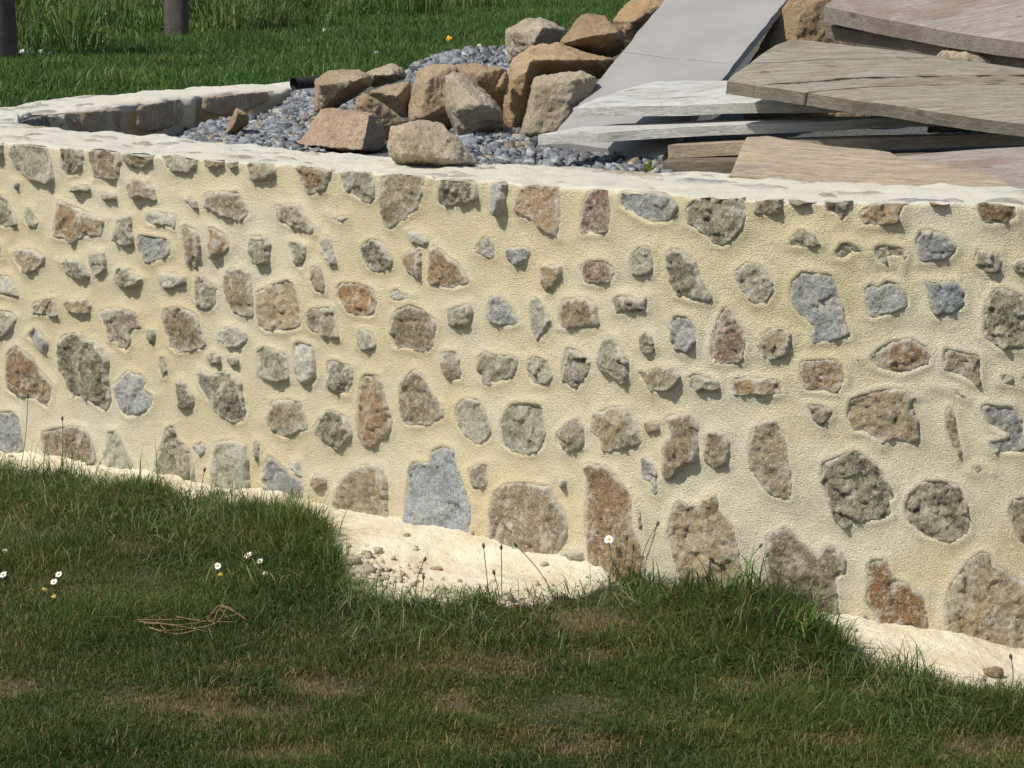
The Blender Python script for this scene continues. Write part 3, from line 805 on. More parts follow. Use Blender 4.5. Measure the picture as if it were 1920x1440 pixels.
for j, line in enumerate(BACK.strip().splitlines()):
    k, *pp = line.split()
    P = np.array([px_to_back(*map(float, q.split(','))) for q in pp])
    rng = np.random.default_rng(900 + j)
    V, h, e, T, B = stone_sheet(P, rng, .020, .009, .005, .8, .012)
    px_ = np.stack([np.interp(V[:, 0], lb, icb[:, 0]), np.interp(V[:, 0], lb, icb[:, 1])], -1)
    px2 = np.stack([np.interp(V[:, 0] + .05, lb, icb[:, 0]), np.interp(V[:, 0] + .05, lb, icb[:, 1])], -1)
    px1 = np.stack([np.interp(V[:, 0] - .05, lb, icb[:, 0]), np.interp(V[:, 0] - .05, lb, icb[:, 1])], -1)
    tt = px2 - px1; tt /= np.linalg.norm(tt, axis=1, keepdims=True)
    nn = np.stack([tt[:, 1], -tt[:, 0]], -1)
    W3 = np.concatenate([px_ + nn * (h + .014)[:, None], np.minimum(V[:, 1:2], .992)], 1)
    me = mesh_np('stone', W3, T, None, {'edge': e * .5 + .5, 'tint_a': np.tile(np.array((.50, .36, .22) if k != 'D' else (.28, .22, .16)), (len(V), 1)), 'tint_b': np.tile(np.array((.43, .30, .18) if k != 'D' else (.2, .16, .12)), (len(V), 1))})
    link('stone', me, M_STONE, wall)

# ---- flat stones showing through the mortar of the coping
rng = np.random.default_rng(55)
cop = []
for s in np.arange(.75, S_VIS1 + 1.6, .07):
    for rep in range(3):
        ss = s + rng.uniform(-.05, .05); t = rng.uniform(.10, .92)
        o, i_ = O_at(ss), I_at(ss)
        c = o + (i_ - o) * t
        tanv = (O_at(ss + .02) - O_at(ss - .02)); tanv /= np.linalg.norm(tanv)
        nv = np.array([-tanv[1], tanv[0]])
        la = rng.uniform(.05, .13); wb = rng.uniform(.022, .05)
        if any(np.linalg.norm(c - q) < (la + r) * .62 for q, r in cop): continue
        cop.append((c, la))
        an = np.sort(rng.uniform(0, 2 * math.pi, 9))
        P = np.array([c + tanv * la * math.cos(x) * rng.uniform(.75, 1.1) + nv * wb * math.sin(x) * rng.uniform(.75, 1.1) for x in an])
        if abs(poly_area(P)) < .002: continue
        V, h, e, T, B = stone_sheet(P, rng, rng.uniform(.002, .005), .0085, .005, .40, .03, -.006)
        W3 = np.concatenate([V, (TOPZ + h)[:, None]], 1)
        ta, tb = TINT[rng.choice(list('gggwwbk'))]
        ta = np.array(ta) * 1.12 + .02; tb = np.array(tb) * 1.12 + .02
        me = mesh_np('coping_stone', W3, T, None, {'edge': e, 'tint_a': np.tile(ta, (len(V), 1)), 'tint_b': np.tile(tb, (len(V), 1))})
        link('coping_stone', me, M_COPE, wall)

# ------------------------------------------------------------------ ground
BACKZ = .93
def front_Y(X):
    xs = oc[:i_last, 0][::-1]; ys = oc[:i_last, 1][::-1]
    return np.interp(X, xs, ys)
XN = oc[i_last, 0]
def back_Y(X):
    bo = oc[i_last:]
    return np.interp(X, bo[:, 0], bo[:, 1])
gx = np.concatenate([-np.geomspace(3.2, 400, 22)[::-1], np.arange(-3.1, 3.2, .06), np.geomspace(3.3, 400, 22)])
off = np.concatenate([-np.geomspace(2.6, 400, 20)[::-1], np.arange(-2.5, .05, .10), [.10, .16, .22, .28, .34, .40], np.arange(.5, 7, .12), np.geomspace(7.1, 900, 26)])
GX, GO = np.meshgrid(gx, off, indexing='ij')
k_out = 1 + 5 * sstep(-GX, -XN - .1, -XN + .8)
fY = front_Y(GX)
GY = fY + np.where(GO > .05, .05 + (GO - .05) * np.where(GO < .45, k_out, 1.0), GO)
GY = np.where(GO >= .45, np.maximum(fY + GO, fY + .05 + .40 * k_out + (GO - .44)), GY)
z0 = ground_z(GX)
inside = (GX > XN) & (GY < back_Y(GX) - .10) & (GY > fY + .05)
zt = np.where(inside, .72, BACKZ)
rise = sstep(GO, .10, .40)
GZ = z0 + (zt - z0) * rise
pp3 = np.stack([GX.ravel(), GY.ravel(), 0 * GX.ravel()], -1)
GZ = GZ + (.012 * fbm(pp3, 2.0, 3, 81)).reshape(GZ.shape) * ((GO < .0) | (GO > 2.5))
GZ = np.where(np.abs(GX) > 6, GZ, GZ)
gidx = np.arange(GX.size).reshape(GX.shape)
a = gidx[:-1, :-1].ravel(); b = gidx[1:, :-1].ravel(); c = gidx[1:, 1:].ravel(); d = gidx[:-1, 1:].ravel()
me = mesh_np('ground', np.stack([GX.ravel(), GY.ravel(), GZ.ravel()], -1), None, np.stack([a, b, c, d], -1))
tag(link('ground', me, M_SOIL), 'lawn soil on both sides of the stone wall', None, None, 'structure')
def lawn_z(XY):
    p = np.concatenate([XY, np.zeros((len(XY), 1))], 1)
    return ground_z(XY[:, 0]) + .012 * fbm(p, 2.0, 3, 81)

# ---- strip of spilled mortar sand along the wall foot
SAND_LOW = [(-300, 826), (0, 884), (60, 899), (150, 910), (260, 928), (330, 950), (460, 967), (540, 985), (600, 1008), (622, 1040), (636, 1080),
            (670, 1118), (740, 1138), (830, 1135), (900, 1127), (1010, 1127), (1090, 1118), (1130, 1104), (1200, 1104), (1260, 1106), (1400, 1140),
            (1540, 1192), (1580, 1222), (1640, 1262), (1720, 1292), (1800, 1306), (1920, 1316), (2200, 1340)]
cpx = np.arange(-290, 2190, 5.0)
nr = 46
SV = np.zeros((len(cpx), nr, 3))
for i, x in enumerate(cpx):
    pl = px_ground(x, interp_list(SAND_LOW, x) + 14 * fbm(np.array([[x / 100., 0, 0]]), 1.6, 3, 5)[0] + 4)
    s = np.interp(ray(x, 900)[0] / ray(x, 900)[1], u_f[order], s_f[order])
    o = O_at(s); n = NSIGN * N_at(s)
    pu = np.array([o[0], o[1], 0]) - np.array([n[0], n[1], 0]) * .035
    t = np.linspace(0, 1, nr)[:, None]
    SV[i] = pl * (1 - t) + pu * t
flatS = SV.reshape(-1, 3)
tt = np.tile(np.linspace(0, 1, nr), len(cpx))
p0 = np.concatenate([flatS[:, :2], np.zeros((len(flatS), 1))], 1)
bumpy = .012 * fbm(p0, 4, 2, 91) + .0035 * fbm(p0, 24, 3, 95) + .002 * fbm(p0, 80, 2, 97)
flatS[:, 2] = lawn_z(flatS[:, :2]) + .006 + sstep(tt, 0, .5) * (.012 + bumpy) - (1 - sstep(tt, 0, .16)) * .014 + .012 * sstep(tt, .55, 1.0)
sidx = np.arange(len(flatS)).reshape(len(cpx), nr)
a = sidx[:-1, :-1].ravel(); b = sidx[1:, :-1].ravel(); c = sidx[1:, 1:].ravel(); d = sidx[:-1, 1:].ravel()
me = mesh_np('sand_path', flatS, None, np.stack([a, b, c, d], -1))
tag(link('sand_strip', me, M_SAND), 'cream mortar sand spilled along the foot of the wall', None, None, 'structure')
def sand_z(X, Y):
    k = np.argmin((flatS[:, 0] - X) ** 2 + (flatS[:, 1] - Y) ** 2)
    return flatS[k, 2]

# ------------------------------------------------------------------ gravel fill of the planter
def gravel_z(X, Y):
    u = 960 + F * X / Y
    w = sstep(u, 470, 640)
    sl = -.045 * (1 - w) + .022 * w
    return 1.0 + sl * (Y - 8.25) - .085 * sstep(-u, -430, -280) + .095 * sstep(Y, 9.3, 10.5) * sstep(u, 700, 880) - .25 * sstep(Y, 11.2, 11.7)
bxs = np.arange(-1.9, 2.9, .03); bys = np.arange(6.75, 11.8, .03)
BX, BY = np.meshgrid(bxs, bys, indexing='ij')
fi = np.stack([BX.ravel(), BY.ravel()], -1)
poly_in = np.vstack([ic[:i_last:6] , ic[i_last::6], [[-.2, 11.7], [2.2, 11.7], [4.4, 9.5]]])
pin = np.vstack([[[4.4, 6.9]], poly_in])
keep = inside_poly(fi, pin)
BZ = gravel_z(BX, BY).ravel() - .012 + .012 * fbm(np.concatenate([fi, 0 * fi[:, :1]], 1), 5, 3, 101)
near = dist_poly(fi, pin) < .05
BZ = np.where(near, np.minimum(BZ, .975), BZ)
bi = np.arange(BX.size).reshape(BX.shape)
a = bi[:-1, :-1].ravel(); b = bi[1:, :-1].ravel(); c = bi[1:, 1:].ravel(); d = bi[:-1, 1:].ravel()
q = np.stack([a, b, c, d], -1)
q = q[keep[q].sum(1) >= 2]
used = np.unique(q); remap = -np.ones(BX.size, int); remap[used] = np.arange(len(used))
bedV = np.concatenate([fi, BZ[:, None]], 1)[used]
n = NT('gravel_bed')
bed_c = n.mix(n.ramp(n.noise(60, 5, .7), .4, .65), (0.07, 0.068, 0.062), (0.15, 0.145, 0.135))
M_BED = n.done(bed_c, .95, n.bump(n.noise(70, 4, .6), .02, 1.0))
tag(link('gravel_bed', mesh_np('gravel_bed', bedV, None, remap[q]), M_BED), 'bed of crushed stone filling the walled planter', None, None, 'structure')

VIS_GRAVEL = [np.array(p, float) for p in (
    [(335, 262), (360, 232), (420, 205), (500, 182), (552, 168), (610, 165), (610, 285), (480, 288), (400, 275)],
    [(850, 246), (1000, 238), (1100, 250), (1260, 285), (1262, 328), (1100, 322), (880, 312)],
    [(760, 158), (770, 128), (800, 100), (880, 92), (960, 92), (965, 130), (900, 150)],
    [(215, 262), (215, 236), (300, 236), (370, 220), (372, 262)], [(640, 210), (640, 180), (670, 180), (670, 210)])]
rng = np.random.default_rng(12)
cand = np.stack([rng.uniform(-1.6, .9, 120000), rng.uniform(7.2, 11.4, 120000)], -1)
cz = gravel_z(cand[:, 0], cand[:, 1])
cp = project(np.concatenate([cand, cz[:, None]], 1))
ok = np.zeros(len(cand), bool)
for P in VIS_GRAVEL: ok |= inside_poly(cp, P)
ok &= inside_poly(cand, pin)
cand = cand[ok]; cz = cz[ok]
cand = cand[:10500]; cz = cz[:10500]
ico = bmesh.new(); bmesh.ops.create_cube(ico, size=1.5); bmesh.ops.triangulate(ico, faces=ico.faces[:])
icoV = np.array([v.co[:] for v in ico.verts]); icoF = np.array([[v.index for v in f.verts] for f in ico.faces]); ico.free()
N = len(cand)
sz = np.clip(rng.lognormal(math.log(.0098), .50, N), .003, .028)
axes = rng.uniform(.45, 1.2, (N, 1, 3)) * np.array([1.1, 1.0, .75])
GVv = (icoV[None] + rng.uniform(-.42, .42, (N, len(icoV), 3))) * axes
ang = rng.uniform(0, 2 * math.pi, N); tl = rng.uniform(-.9, .9, N)
ca, sa, ct, st = np.cos(ang), np.sin(ang), np.cos(tl), np.sin(tl)
x, y, z = GVv[..., 0], GVv[..., 1], GVv[..., 2]
y, z = y * ct[:, None] - z * st[:, None], y * st[:, None] + z * ct[:, None]
x, y = x * ca[:, None] - y * sa[:, None], x * sa[:, None] + y * ca[:, None]
GVv = np.stack([x, y, z], -1) * sz[:, None, None]
wobz = .012 * fbm(np.concatenate([cand, 0 * cand[:, :1]], 1), 5, 3, 101)
GVv += np.concatenate([cand, (cz - .012 + wobz + rng.uniform(0, .016, N))[:, None]], 1)[:, None]
pal = np.array([(0.30, 0.315, 0.335), (0.24, 0.255, 0.275), (0.40, 0.41, 0.42), (0.17, 0.175, 0.18), (0.32, 0.30, 0.26), (0.36, 0.28, 0.19)])
pc = pal[rng.choice(6, N, p=[.30, .24, .16, .16, .10, .04])] * rng.uniform(.38, 1.0, (N, 1))
gF = (icoF[None] + (np.arange(N) * len(icoV))[:, None, None]).reshape(-1, 3)
me = mesh_np('gravel', GVv.reshape(-1, 3), gF, None, {'tint_a': np.repeat(pc, len(icoV), 0)}, smooth=False)
tag(link('gravel', me, M_GRAVEL), 'blue-grey crushed gravel lying between the loose boulders', None, None, 'stuff')

# ------------------------------------------------------------------ boulders
C_TAN = ((0.385, 0.285, 0.175), (0.45, 0.35, 0.23)); C_PINK = ((0.41, 0.285, 0.195), (0.45, 0.335, 0.235))
C_GREY = ((0.40, 0.325, 0.23), (0.48, 0.41, 0.31)); C_ORANGE = ((0.395, 0.262, 0.14), (0.45, 0.33, 0.20))
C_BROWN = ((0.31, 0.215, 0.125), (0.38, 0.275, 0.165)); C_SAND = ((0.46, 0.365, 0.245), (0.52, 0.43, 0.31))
def boulder(label, hulls, tint, seed, name='boulder', vox=.009, rough=1.0, cat='boulder'):
    bm = bmesh.new()
    for (Y, outline, ridge, thick) in hulls:
        c = np.mean(outline, 0)
        pts = [atY(x, y, Y) for x, y in outline]
        pts += [atY(x, y, Y - dd) for x, y, dd in ridge]
        pts += [atY(c[0] + (x - c[0]) * .86, c[1] + (y - c[1]) * .86 + 6, Y + thick) for x, y in outline]
        vs = [bm.verts.new(p) for p in pts]
        r = bmesh.ops.convex_hull(bm, input=vs)
        junk = [g for g in set(r['geom_interior']) | set(r['geom_unused']) if isinstance(g, bmesh.types.BMVert) and g.is_valid]
        bmesh.ops.delete(bm, geom=junk, context='VERTS')
    me = bpy.data.meshes.new('tmp'); bm.to_mesh(me); bm.free()
    o = bpy.data.objects.new('tmp', me); COL.objects.link(o)
    md = o.modifiers.new('r', 'REMESH'); md.mode = 'VOXEL'; md.voxel_size = vox
    sm = o.modifiers.new('s', 'SMOOTH'); sm.factor = .5; sm.iterations = 1
    dg = bpy.context.evaluated_depsgraph_get()
    ev = o.evaluated_get(dg)
    m2 = bpy.data.meshes.new_from_object(ev)
    V = np.zeros(len(m2.vertices) * 3, np.float32); m2.vertices.foreach_get('co', V); V = V.reshape(-1, 3).astype(float)
    Nn = np.zeros(len(m2.vertices) * 3, np.float32); m2.vertices.foreach_get('normal', Nn); Nn = Nn.reshape(-1, 3)
    quads = [list(p.vertices) for p in m2.polygons]
    bpy.data.objects.remove(o, do_unlink=True); bpy.data.meshes.remove(me); bpy.data.meshes.remove(m2)
    q4 = [f for f in quads if len(f) == 4]; t3 = [f for f in quads if len(f) == 3]
    dsp = rough * (.0065 * fbm(V, 8, 2, seed) - .0055 * np.abs(fbm(V, 20, 3, seed + 3)) + .0030 * fbm(V, 80, 3, seed + 7, .7))
    V = V + Nn * dsp[:, None]
    rg = np.random.default_rng(seed)
    f = rg.uniform(.92, 1.08)
    A = np.tile(np.array(tint[0]) * f, (len(V), 1)); B = np.tile(np.array(tint[1]) * f, (len(V), 1))
    return single(name, V, label, cat, M_BOULDER, 'loose boulders heaped in the planter', t3, q4, {'tint_a': A, 'tint_b': B})

BL = [
 ('broad pinkish wedge-shaped boulder lying behind the coping, left of the sandy slab', C_PINK,
  [(8.30, [(555, 270), (603, 203), (630, 199), (663, 203), (703, 210), (722, 250), (718, 279), (683, 286), (573, 281)], [(695, 214, .16), (680, 284, .20), (610, 215, .08), (575, 276, .10)], .15)]),
 ('tan boulder edge poking out just behind the pinkish wedge-shaped boulder', C_TAN,
  [(8.62, [(660, 210), (667, 177), (687, 173), (737, 210), (765, 230), (740, 260), (700, 262)], [(690, 180, .05)], .12)]),
 ('flat-topped brown boulder overhanging a dark gap, beside the black pipe', C_TAN,
  [(9.15, [(590, 147), (620, 132), (673, 131), (697, 143), (697, 160), (655, 173), (632, 200), (604, 207), (588, 212), (592, 170)], [(598, 158, .16), (680, 146, .18), (640, 172, .16), (606, 205, .10)], .2)]),
 ('small pale tan boulder leaning on the flat-topped brown one', C_SAND,
  [(9.35, [(688, 132), (737, 120), (753, 127), (763, 143), (733, 153), (707, 161), (692, 160)], [(735, 140, .10), (700, 140, .08)], .14)]),
 ('tan boulder wedged in the middle between the flat-topped and tall ones', C_TAN,
  [(8.95, [(688, 174), (720, 160), (770, 150), (772, 187), (765, 222), (747, 215), (707, 188)], [(745, 180, .10), (700, 172, .05)], .16)]),
 ('tall tan boulder standing left of the grey angular boulder', C_TAN,
  [(8.85, [(763, 205), (770, 170), (783, 133), (803, 122), (853, 123), (862, 160), (845, 210), (845, 240), (813, 236), (767, 228)], [(800, 150, .10), (790, 222, .10), (838, 200, .08)], .2)]),
 ('rough brown boulder mostly hidden behind the grey angular boulder', C_TAN,
  [(8.95, [(848, 123), (890, 121), (945, 126), (952, 180), (940, 220), (860, 215)], [(900, 140, .08)], .2)]),
 ('grey-tan angular boulder with a shaded lower face, centre of the heap', C_GREY,
  [(8.62, [(833, 142), (850, 132), (873, 140), (913, 170), (943, 207), (950, 250), (887, 262), (860, 262), (847, 225), (833, 200)], [(900, 196, .20), (858, 205, .16), (938, 205, .14), (858, 150, .08), (880, 258, .06)], .2)]),
 ('sandy rounded slab resting on the back edge of the coping', C_SAND,
  [(7.62, [(727, 276), (733, 240), (787, 223), (827, 233), (860, 260), (900, 308), (830, 318), (753, 312), (730, 292)], [(752, 298, .10), (745, 250, .10), (850, 300, .08)], .2)]),
 ('grey-and-brown knobbly boulder at the top left of the heap', C_GREY,
  [(9.45, [(947, 55), (980, 33), (1013, 30), (1060, 57), (1050, 82), (1003, 100), (953, 120), (946, 77)], [(1020, 50, .13), (960, 60, .08), (1000, 85, .12)], .2)]),
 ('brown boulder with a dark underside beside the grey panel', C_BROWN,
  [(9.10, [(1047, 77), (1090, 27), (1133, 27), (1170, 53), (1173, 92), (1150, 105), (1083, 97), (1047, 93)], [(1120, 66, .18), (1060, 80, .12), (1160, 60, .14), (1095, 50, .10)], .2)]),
 ('large orange-tan arching boulder leaning over the upright block', C_ORANGE,
  [(8.85, [(947, 248), (947, 143), (960, 110), (1000, 88), (1012, 140), (990, 258)], [(955, 150, .08), (990, 130, .10), (960, 245, .06)], .2),
   (8.90, [(958, 113), (1000, 87), (1040, 80), (1100, 97), (1153, 110), (1145, 145), (1000, 150)], [(1010, 112, .16), (1120, 112, .14), (1050, 100, .12)], .22)]),
 ('upright sandy block with a flat speckled face, beside the grey panel', C_SAND,
  [(8.55, [(978, 254), (1000, 147), (1017, 137), (1040, 142), (1093, 133), (1120, 143), (1110, 215), (1060, 262), (1007, 262)], [(1000, 160, .08), (1075, 150, .08), (1066, 215, .08), (988, 248, .08), (1040, 252, .08)], .2)]),
 ('orange-tan boulder at the top of the heap behind the grey panel', C_ORANGE,
  [(9.55, [(1150, 37), (1177, 5), (1240, -25), (1300, -20), (1270, 60), (1190, 100), (1160, 80)], [(1185, 40, .12), (1180, 20, .05)], .2)]),
 ('dark tan pointed stone lying in the gravel by the back wall', C_BROWN,
  [(9.05, [(418, 254), (443, 200), (470, 213), (466, 230), (437, 255)], [(446, 210, .05), (435, 240, .05)], .09)]),
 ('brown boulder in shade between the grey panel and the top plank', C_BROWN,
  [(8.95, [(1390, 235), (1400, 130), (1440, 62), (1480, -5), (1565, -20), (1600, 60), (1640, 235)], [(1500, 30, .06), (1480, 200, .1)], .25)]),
 ('crumbly yellowish stone wedged under the topmost right plank', C_SAND,
  [(8.16, [(1735, 250), (1745, 112), (1763, 90), (1827, 94), (1862, 110), (1880, 160), (1880, 250)], [(1800, 105, .03), (1810, 220, .03)], .16)]),
 ('small orange chip of stone beside the arching boulder', C_ORANGE,
  [(8.70, [(929, 166), (946, 130), (952, 140), (951, 174), (936, 172)], [(944, 150, .03)], .06)]),
]
for j, (lab, tint, hulls) in enumerate(BL):
    boulder(lab, hulls, tint, 200 + 11 * j, vox=.0072)

# ------------------------------------------------------------------ planks and panel
def tube(path, radii, k=6, tint=None):
    path = np.asarray(path, float); n_ = len(path)
    V = []; T = []
    for i in range(n_):
        t = path[min(i + 1, n_ - 1)] - path[max(i - 1, 0)]; t /= np.linalg.norm(t) + 1e-9
        a = np.cross(t, [0.31, .2, .93]);
        if np.linalg.norm(a) < .1: a = np.cross(t, [1, 0, 0])
        a /= np.linalg.norm(a); b = np.cross(t, a)
        for j in range(k):
            w = 2 * math.pi * j / k
            V.append(path[i] + radii[i] * (math.cos(w) * a + math.sin(w) * b))
    Q = [[i * k + j, i * k + (j + 1) % k, (i + 1) * k + (j + 1) % k, (i + 1) * k + j] for i in range(n_ - 1) for j in range(k)]
    V.append(path[0]); V.append(path[-1])
    T = [[n_ * k, (j + 1) % k, j] for j in range(k)] + [[n_ * k + 1, (n_ - 1) * k + j, (n_ - 1) * k + (j + 1) % k] for j in range(k)]
    return np.array(V), T, Q
def curve_path(a, b, side, n_=9):
    t = np.linspace(0, 1, n_)[:, None]
    return a + (b - a) * t + np.array(side) * np.sin(t * math.pi)
def plank(name, label, cat, top, thick, mat, grain_dir=None, group='weathered planks piled in the planter', bow=.004, seed=0, step=.035, thv=None):
    """polygon of (px,py,Y) points for the upper face, given thickness"""
    P = np.array([atY(*t) for t in top])
    c = P.mean(0)
    nrm = np.zeros(3)
    for i in range(len(P)):
        nrm += np.cross(P[i] - c, P[(i + 1) % len(P)] - c)
    nrm /= np.linalg.norm(nrm)
    if nrm[2] < 0: nrm = -nrm
    L = P[np.argmax(P[:, 0])] - P[np.argmin(P[:, 0])] if grain_dir is None else np.array(grain_dir)
    ex = L - nrm * (L @ nrm); ex /= np.linalg.norm(ex)
    ey = np.cross(nrm, ex)
    Q = np.stack([(P - c) @ ex, (P - c) @ ey], -1); hz = (P - c) @ nrm
    if poly_area(Q) < 0: Q = Q[::-1]; hz = hz[::-1]
    # resample edges
    B = []; BH = []
    for i in range(len(Q)):
        a, b = Q[i], Q[(i + 1) % len(Q)]
        n_ = max(1, int(np.linalg.norm(b - a) / step))
        for k in range(n_):
            B.append(a + (b - a) * k / n_); BH.append(hz[i] + (hz[(i + 1) % len(Q)] - hz[i]) * k / n_)
    B = np.array(B); BH = np.array(BH)
    p3 = np.concatenate([B, np.full((len(B), 1), seed * 3.3)], 1)
    tan = np.roll(B, -1, 0) - np.roll(B, 1, 0)
    no = np.stack([tan[:, 1], -tan[:, 0]], -1); no /= np.linalg.norm(no, axis=1, keepdims=True) + 1e-9
    B = B + no * (.0035 * fbm(p3, 12, 3, seed))[:, None]
    lo, hi = B.min(0), B.max(0)
    gx, gy = np.meshgrid(np.arange(lo[0], hi[0], step), np.arange(lo[1], hi[1], step))
    G = np.stack([gx.ravel(), gy.ravel()], -1)
    G = G[inside_poly(G, B)]
    if len(G): G = G[dist_poly(G, B) > step * .4]
    pts = np.vstack([B, G]) if len(G) else B
    nb = len(B)
    res = delaunay_2d_cdt([Vector((float(a), float(b))) for a, b in pts], [], [list(range(nb))], 1, 1e-7)
    V2 = np.array([[v.x, v.y] for v in res[0]]); T = np.array([f for f in res[2] if len(f) == 3], np.int32)
    # height: smooth fit of the corner offsets (slightly warped board)
    A = np.stack([np.ones(len(B)), B[:, 0], B[:, 1], B[:, 0] * B[:, 1], B[:, 0] ** 2], -1)
    co = np.linalg.lstsq(A, BH, rcond=None)[0]
    hv = np.stack([np.ones(len(V2)), V2[:, 0], V2[:, 1], V2[:, 0] * V2[:, 1], V2[:, 0] ** 2], -1) @ co
    hv += bow * fbm(np.concatenate([V2, np.full((len(V2), 1), seed * 1.7)], 1), 3, 2, seed)
    top3 = c + V2[:, :1] * ex + V2[:, 1:] * ey + hv[:, None] * nrm
    bot3 = top3 - nrm * thick
    nV = len(V2)
    ob = [i for i in range(nV)]
    # boundary loop of the triangulation
    from collections import Counter
    ec = Counter()
    for f in T:
        for i in range(3):
            ec[(f[i], f[(i + 1) % 3])] += 1
    be = [e for e in ec if (e[1], e[0]) not in ec]
    # small chamfer: inset top ring
    dB = dist_poly(V2, B)
    top3 = top3 - nrm * (.0035 * (dB < 1e-5))[:, None]
    Vs = [top3, bot3]
    side_uv = []
    base = 2 * nV
    sideV = []; sq = []
    for (i, j) in be:
        k = base + len(sideV)
        sideV += [top3[i], top3[j], bot3[j], bot3[i]]
        side_uv += [i, j, j, i]
        sq.append([k, k + 3, k + 2, k + 1])
    allV = np.vstack([top3, bot3, np.array(sideV)])
    uv = np.concatenate([V2, np.zeros((nV, 1))], 1)
    uvb = uv.copy(); uvb[:, 2] = .3
    uvs = uv[side_uv]; uvs[:, 2] = np.tile([0, 0, thick, thick], len(be)) + 1.0
    UV = np.vstack([uv, uvb, uvs]) + seed * 2.37
    tr = np.vstack([T, T[:, ::-1] + nV])
    o = single(name, allV, label, cat, mat, group, tr, sq, None, smooth=False)
    at = o.data.attributes.new('grain_uv', 'FLOAT_VECTOR', 'POINT')
    at.data.foreach_set('vector', UV.astype(np.float32).ravel())
    return o

PANEL = [(1030, 262, 8.20), (1240, 291, 7.74), (1353, 148, 8.33), (1473, 0, 9.0), (1590, -140, 9.7), (1345, -125, 10.02), (1243, 0, 9.35)]
pan = plank('panel', 'smooth light grey panel leaning up over the boulders', 'panel', PANEL, .026, M_PANEL, (0.3, .8, .4), None, .0, 31)
# scored joint line across the panel
PN = np.array([atY(*t) for t in PANEL])
pn_c = PN.mean(0); u_, s_, vt = np.linalg.svd(PN - pn_c); pnn = vt[2] if vt[2][2] > 0 else -vt[2]
def on_panel(px, py, lift=.0):
    d = ray(px, py); o_ = np.array([0, 0, CAMZ])
    t = ((pn_c - o_) @ pnn) / (d @ pnn)
    return o_ + d * t + pnn * lift
for (p_, q_) in (((1166, 95), (1272, 111)), ((1286, 110), (1364, 119))):
    a_, b_ = on_panel(*p_, .001), on_panel(*q_, .001)
    V, T, Q = tube(curve_path(a_, b_, (0, 0, 0.001), 8), [.0008, .001, .0009, .0011, .0008, .001, .0007, .0006], 5)
    link('joint_seam', mesh_np('joint_seam', V, T, Q, {'tint_a': np.tile(np.array((.40, .38, .355)), (len(V), 1))}), M_PLANT, pan)
plank('plank', 'thin pale bleached plank lying across the grey panel', 'plank',
      [(1073, 199, 7.84), (1130, 178, 8.0), (1230, 151, 8.24), (1365, 148, 8.26), (1960, 158, 8.26), (1960, 186, 7.92), (1500, 190, 7.87), (1200, 196, 7.84)], .034, M_WOOD_PALE, None, seed=1)
plank('plank', 'pale plank with the leftmost tip, just below the bleached one', 'plank',
      [(1010, 252, 7.70), (1075, 238, 7.84), (1170, 225, 7.95), (1960, 212, 8.1), (1960, 216, 7.95), (1600, 220, 7.86), (1400, 230, 7.78), (1120, 246, 7.70)], .032, M_WOOD_PALE, None, seed=2)
plank('plank', 'brown plank in the dark gap under the two pale planks', 'plank',
      [(1253, 271, 7.72), (1262, 264, 7.90), (1960, 246, 8.05), (1960, 245, 7.80), (1700, 253, 7.76), (1420, 265, 7.72)], .040, M_WOOD_BROWN, None, seed=3)
plank('plank', 'dark plank at the bottom of the pile by the coping', 'plank',
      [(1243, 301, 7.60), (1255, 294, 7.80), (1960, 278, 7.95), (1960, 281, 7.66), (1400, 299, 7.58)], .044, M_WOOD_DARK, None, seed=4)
plank('plank', 'wide grey plank with a long split and knots on top', 'plank',
      [(1364, 150, 7.72), (1372, 143, 7.76), (1400, 122, 7.84), (1455, 82, 8.0), (1480, 72, 8.05), (1510, 72, 8.06), (1700, 94, 8.04), (1960, 131, 8.0),
       (1960, 238, 7.54), (1780, 213, 7.58), (1600, 186, 7.63), (1440, 163, 7.69)], .042, M_WOOD_GREY, None, seed=5)
plank('plank', 'pinkish grey plank at the upper right corner of the pile', 'plank',
      [(1546, 12, 8.30), (1570, -10, 8.42), (1700, -70, 8.8), (1960, -70, 8.7), (1960, 86, 8.05), (1680, 38, 8.22)], .055, M_WOOD_PINK, None, seed=6)
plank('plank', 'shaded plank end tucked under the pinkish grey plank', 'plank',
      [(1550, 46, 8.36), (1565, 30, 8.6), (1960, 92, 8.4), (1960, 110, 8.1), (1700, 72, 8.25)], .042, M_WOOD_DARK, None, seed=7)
plank('plank', 'light brown warped plank resting on the coping with a wavy upper edge', 'plank',
      [(1368, 326, 7.26), (1400, 254, 7.46), (1440, 252, 7.46), (1480, 261, 7.43), (1560, 271, 7.38), (1640, 279, 7.34), (1668, 284, 7.32), (1690, 296, 7.28), (1790, 309, 7.2),
       (1860, 327, 7.12), (1905, 352, 7.02), (1600, 345, 7.16), (1420, 332, 7.24)], .024, M_WOOD_BROWN, None, seed=8, bow=.002, step=.025)
plank('plank', 'broad pinkish plank slanting behind the warped brown one at the right', 'plank',
      [(1660, 291, 7.46), (1960, 270, 7.46), (1960, 356, 7.06), (1840, 356, 7.08), (1690, 332, 7.26)], .024, M_WOOD_PINK, None, seed=9)

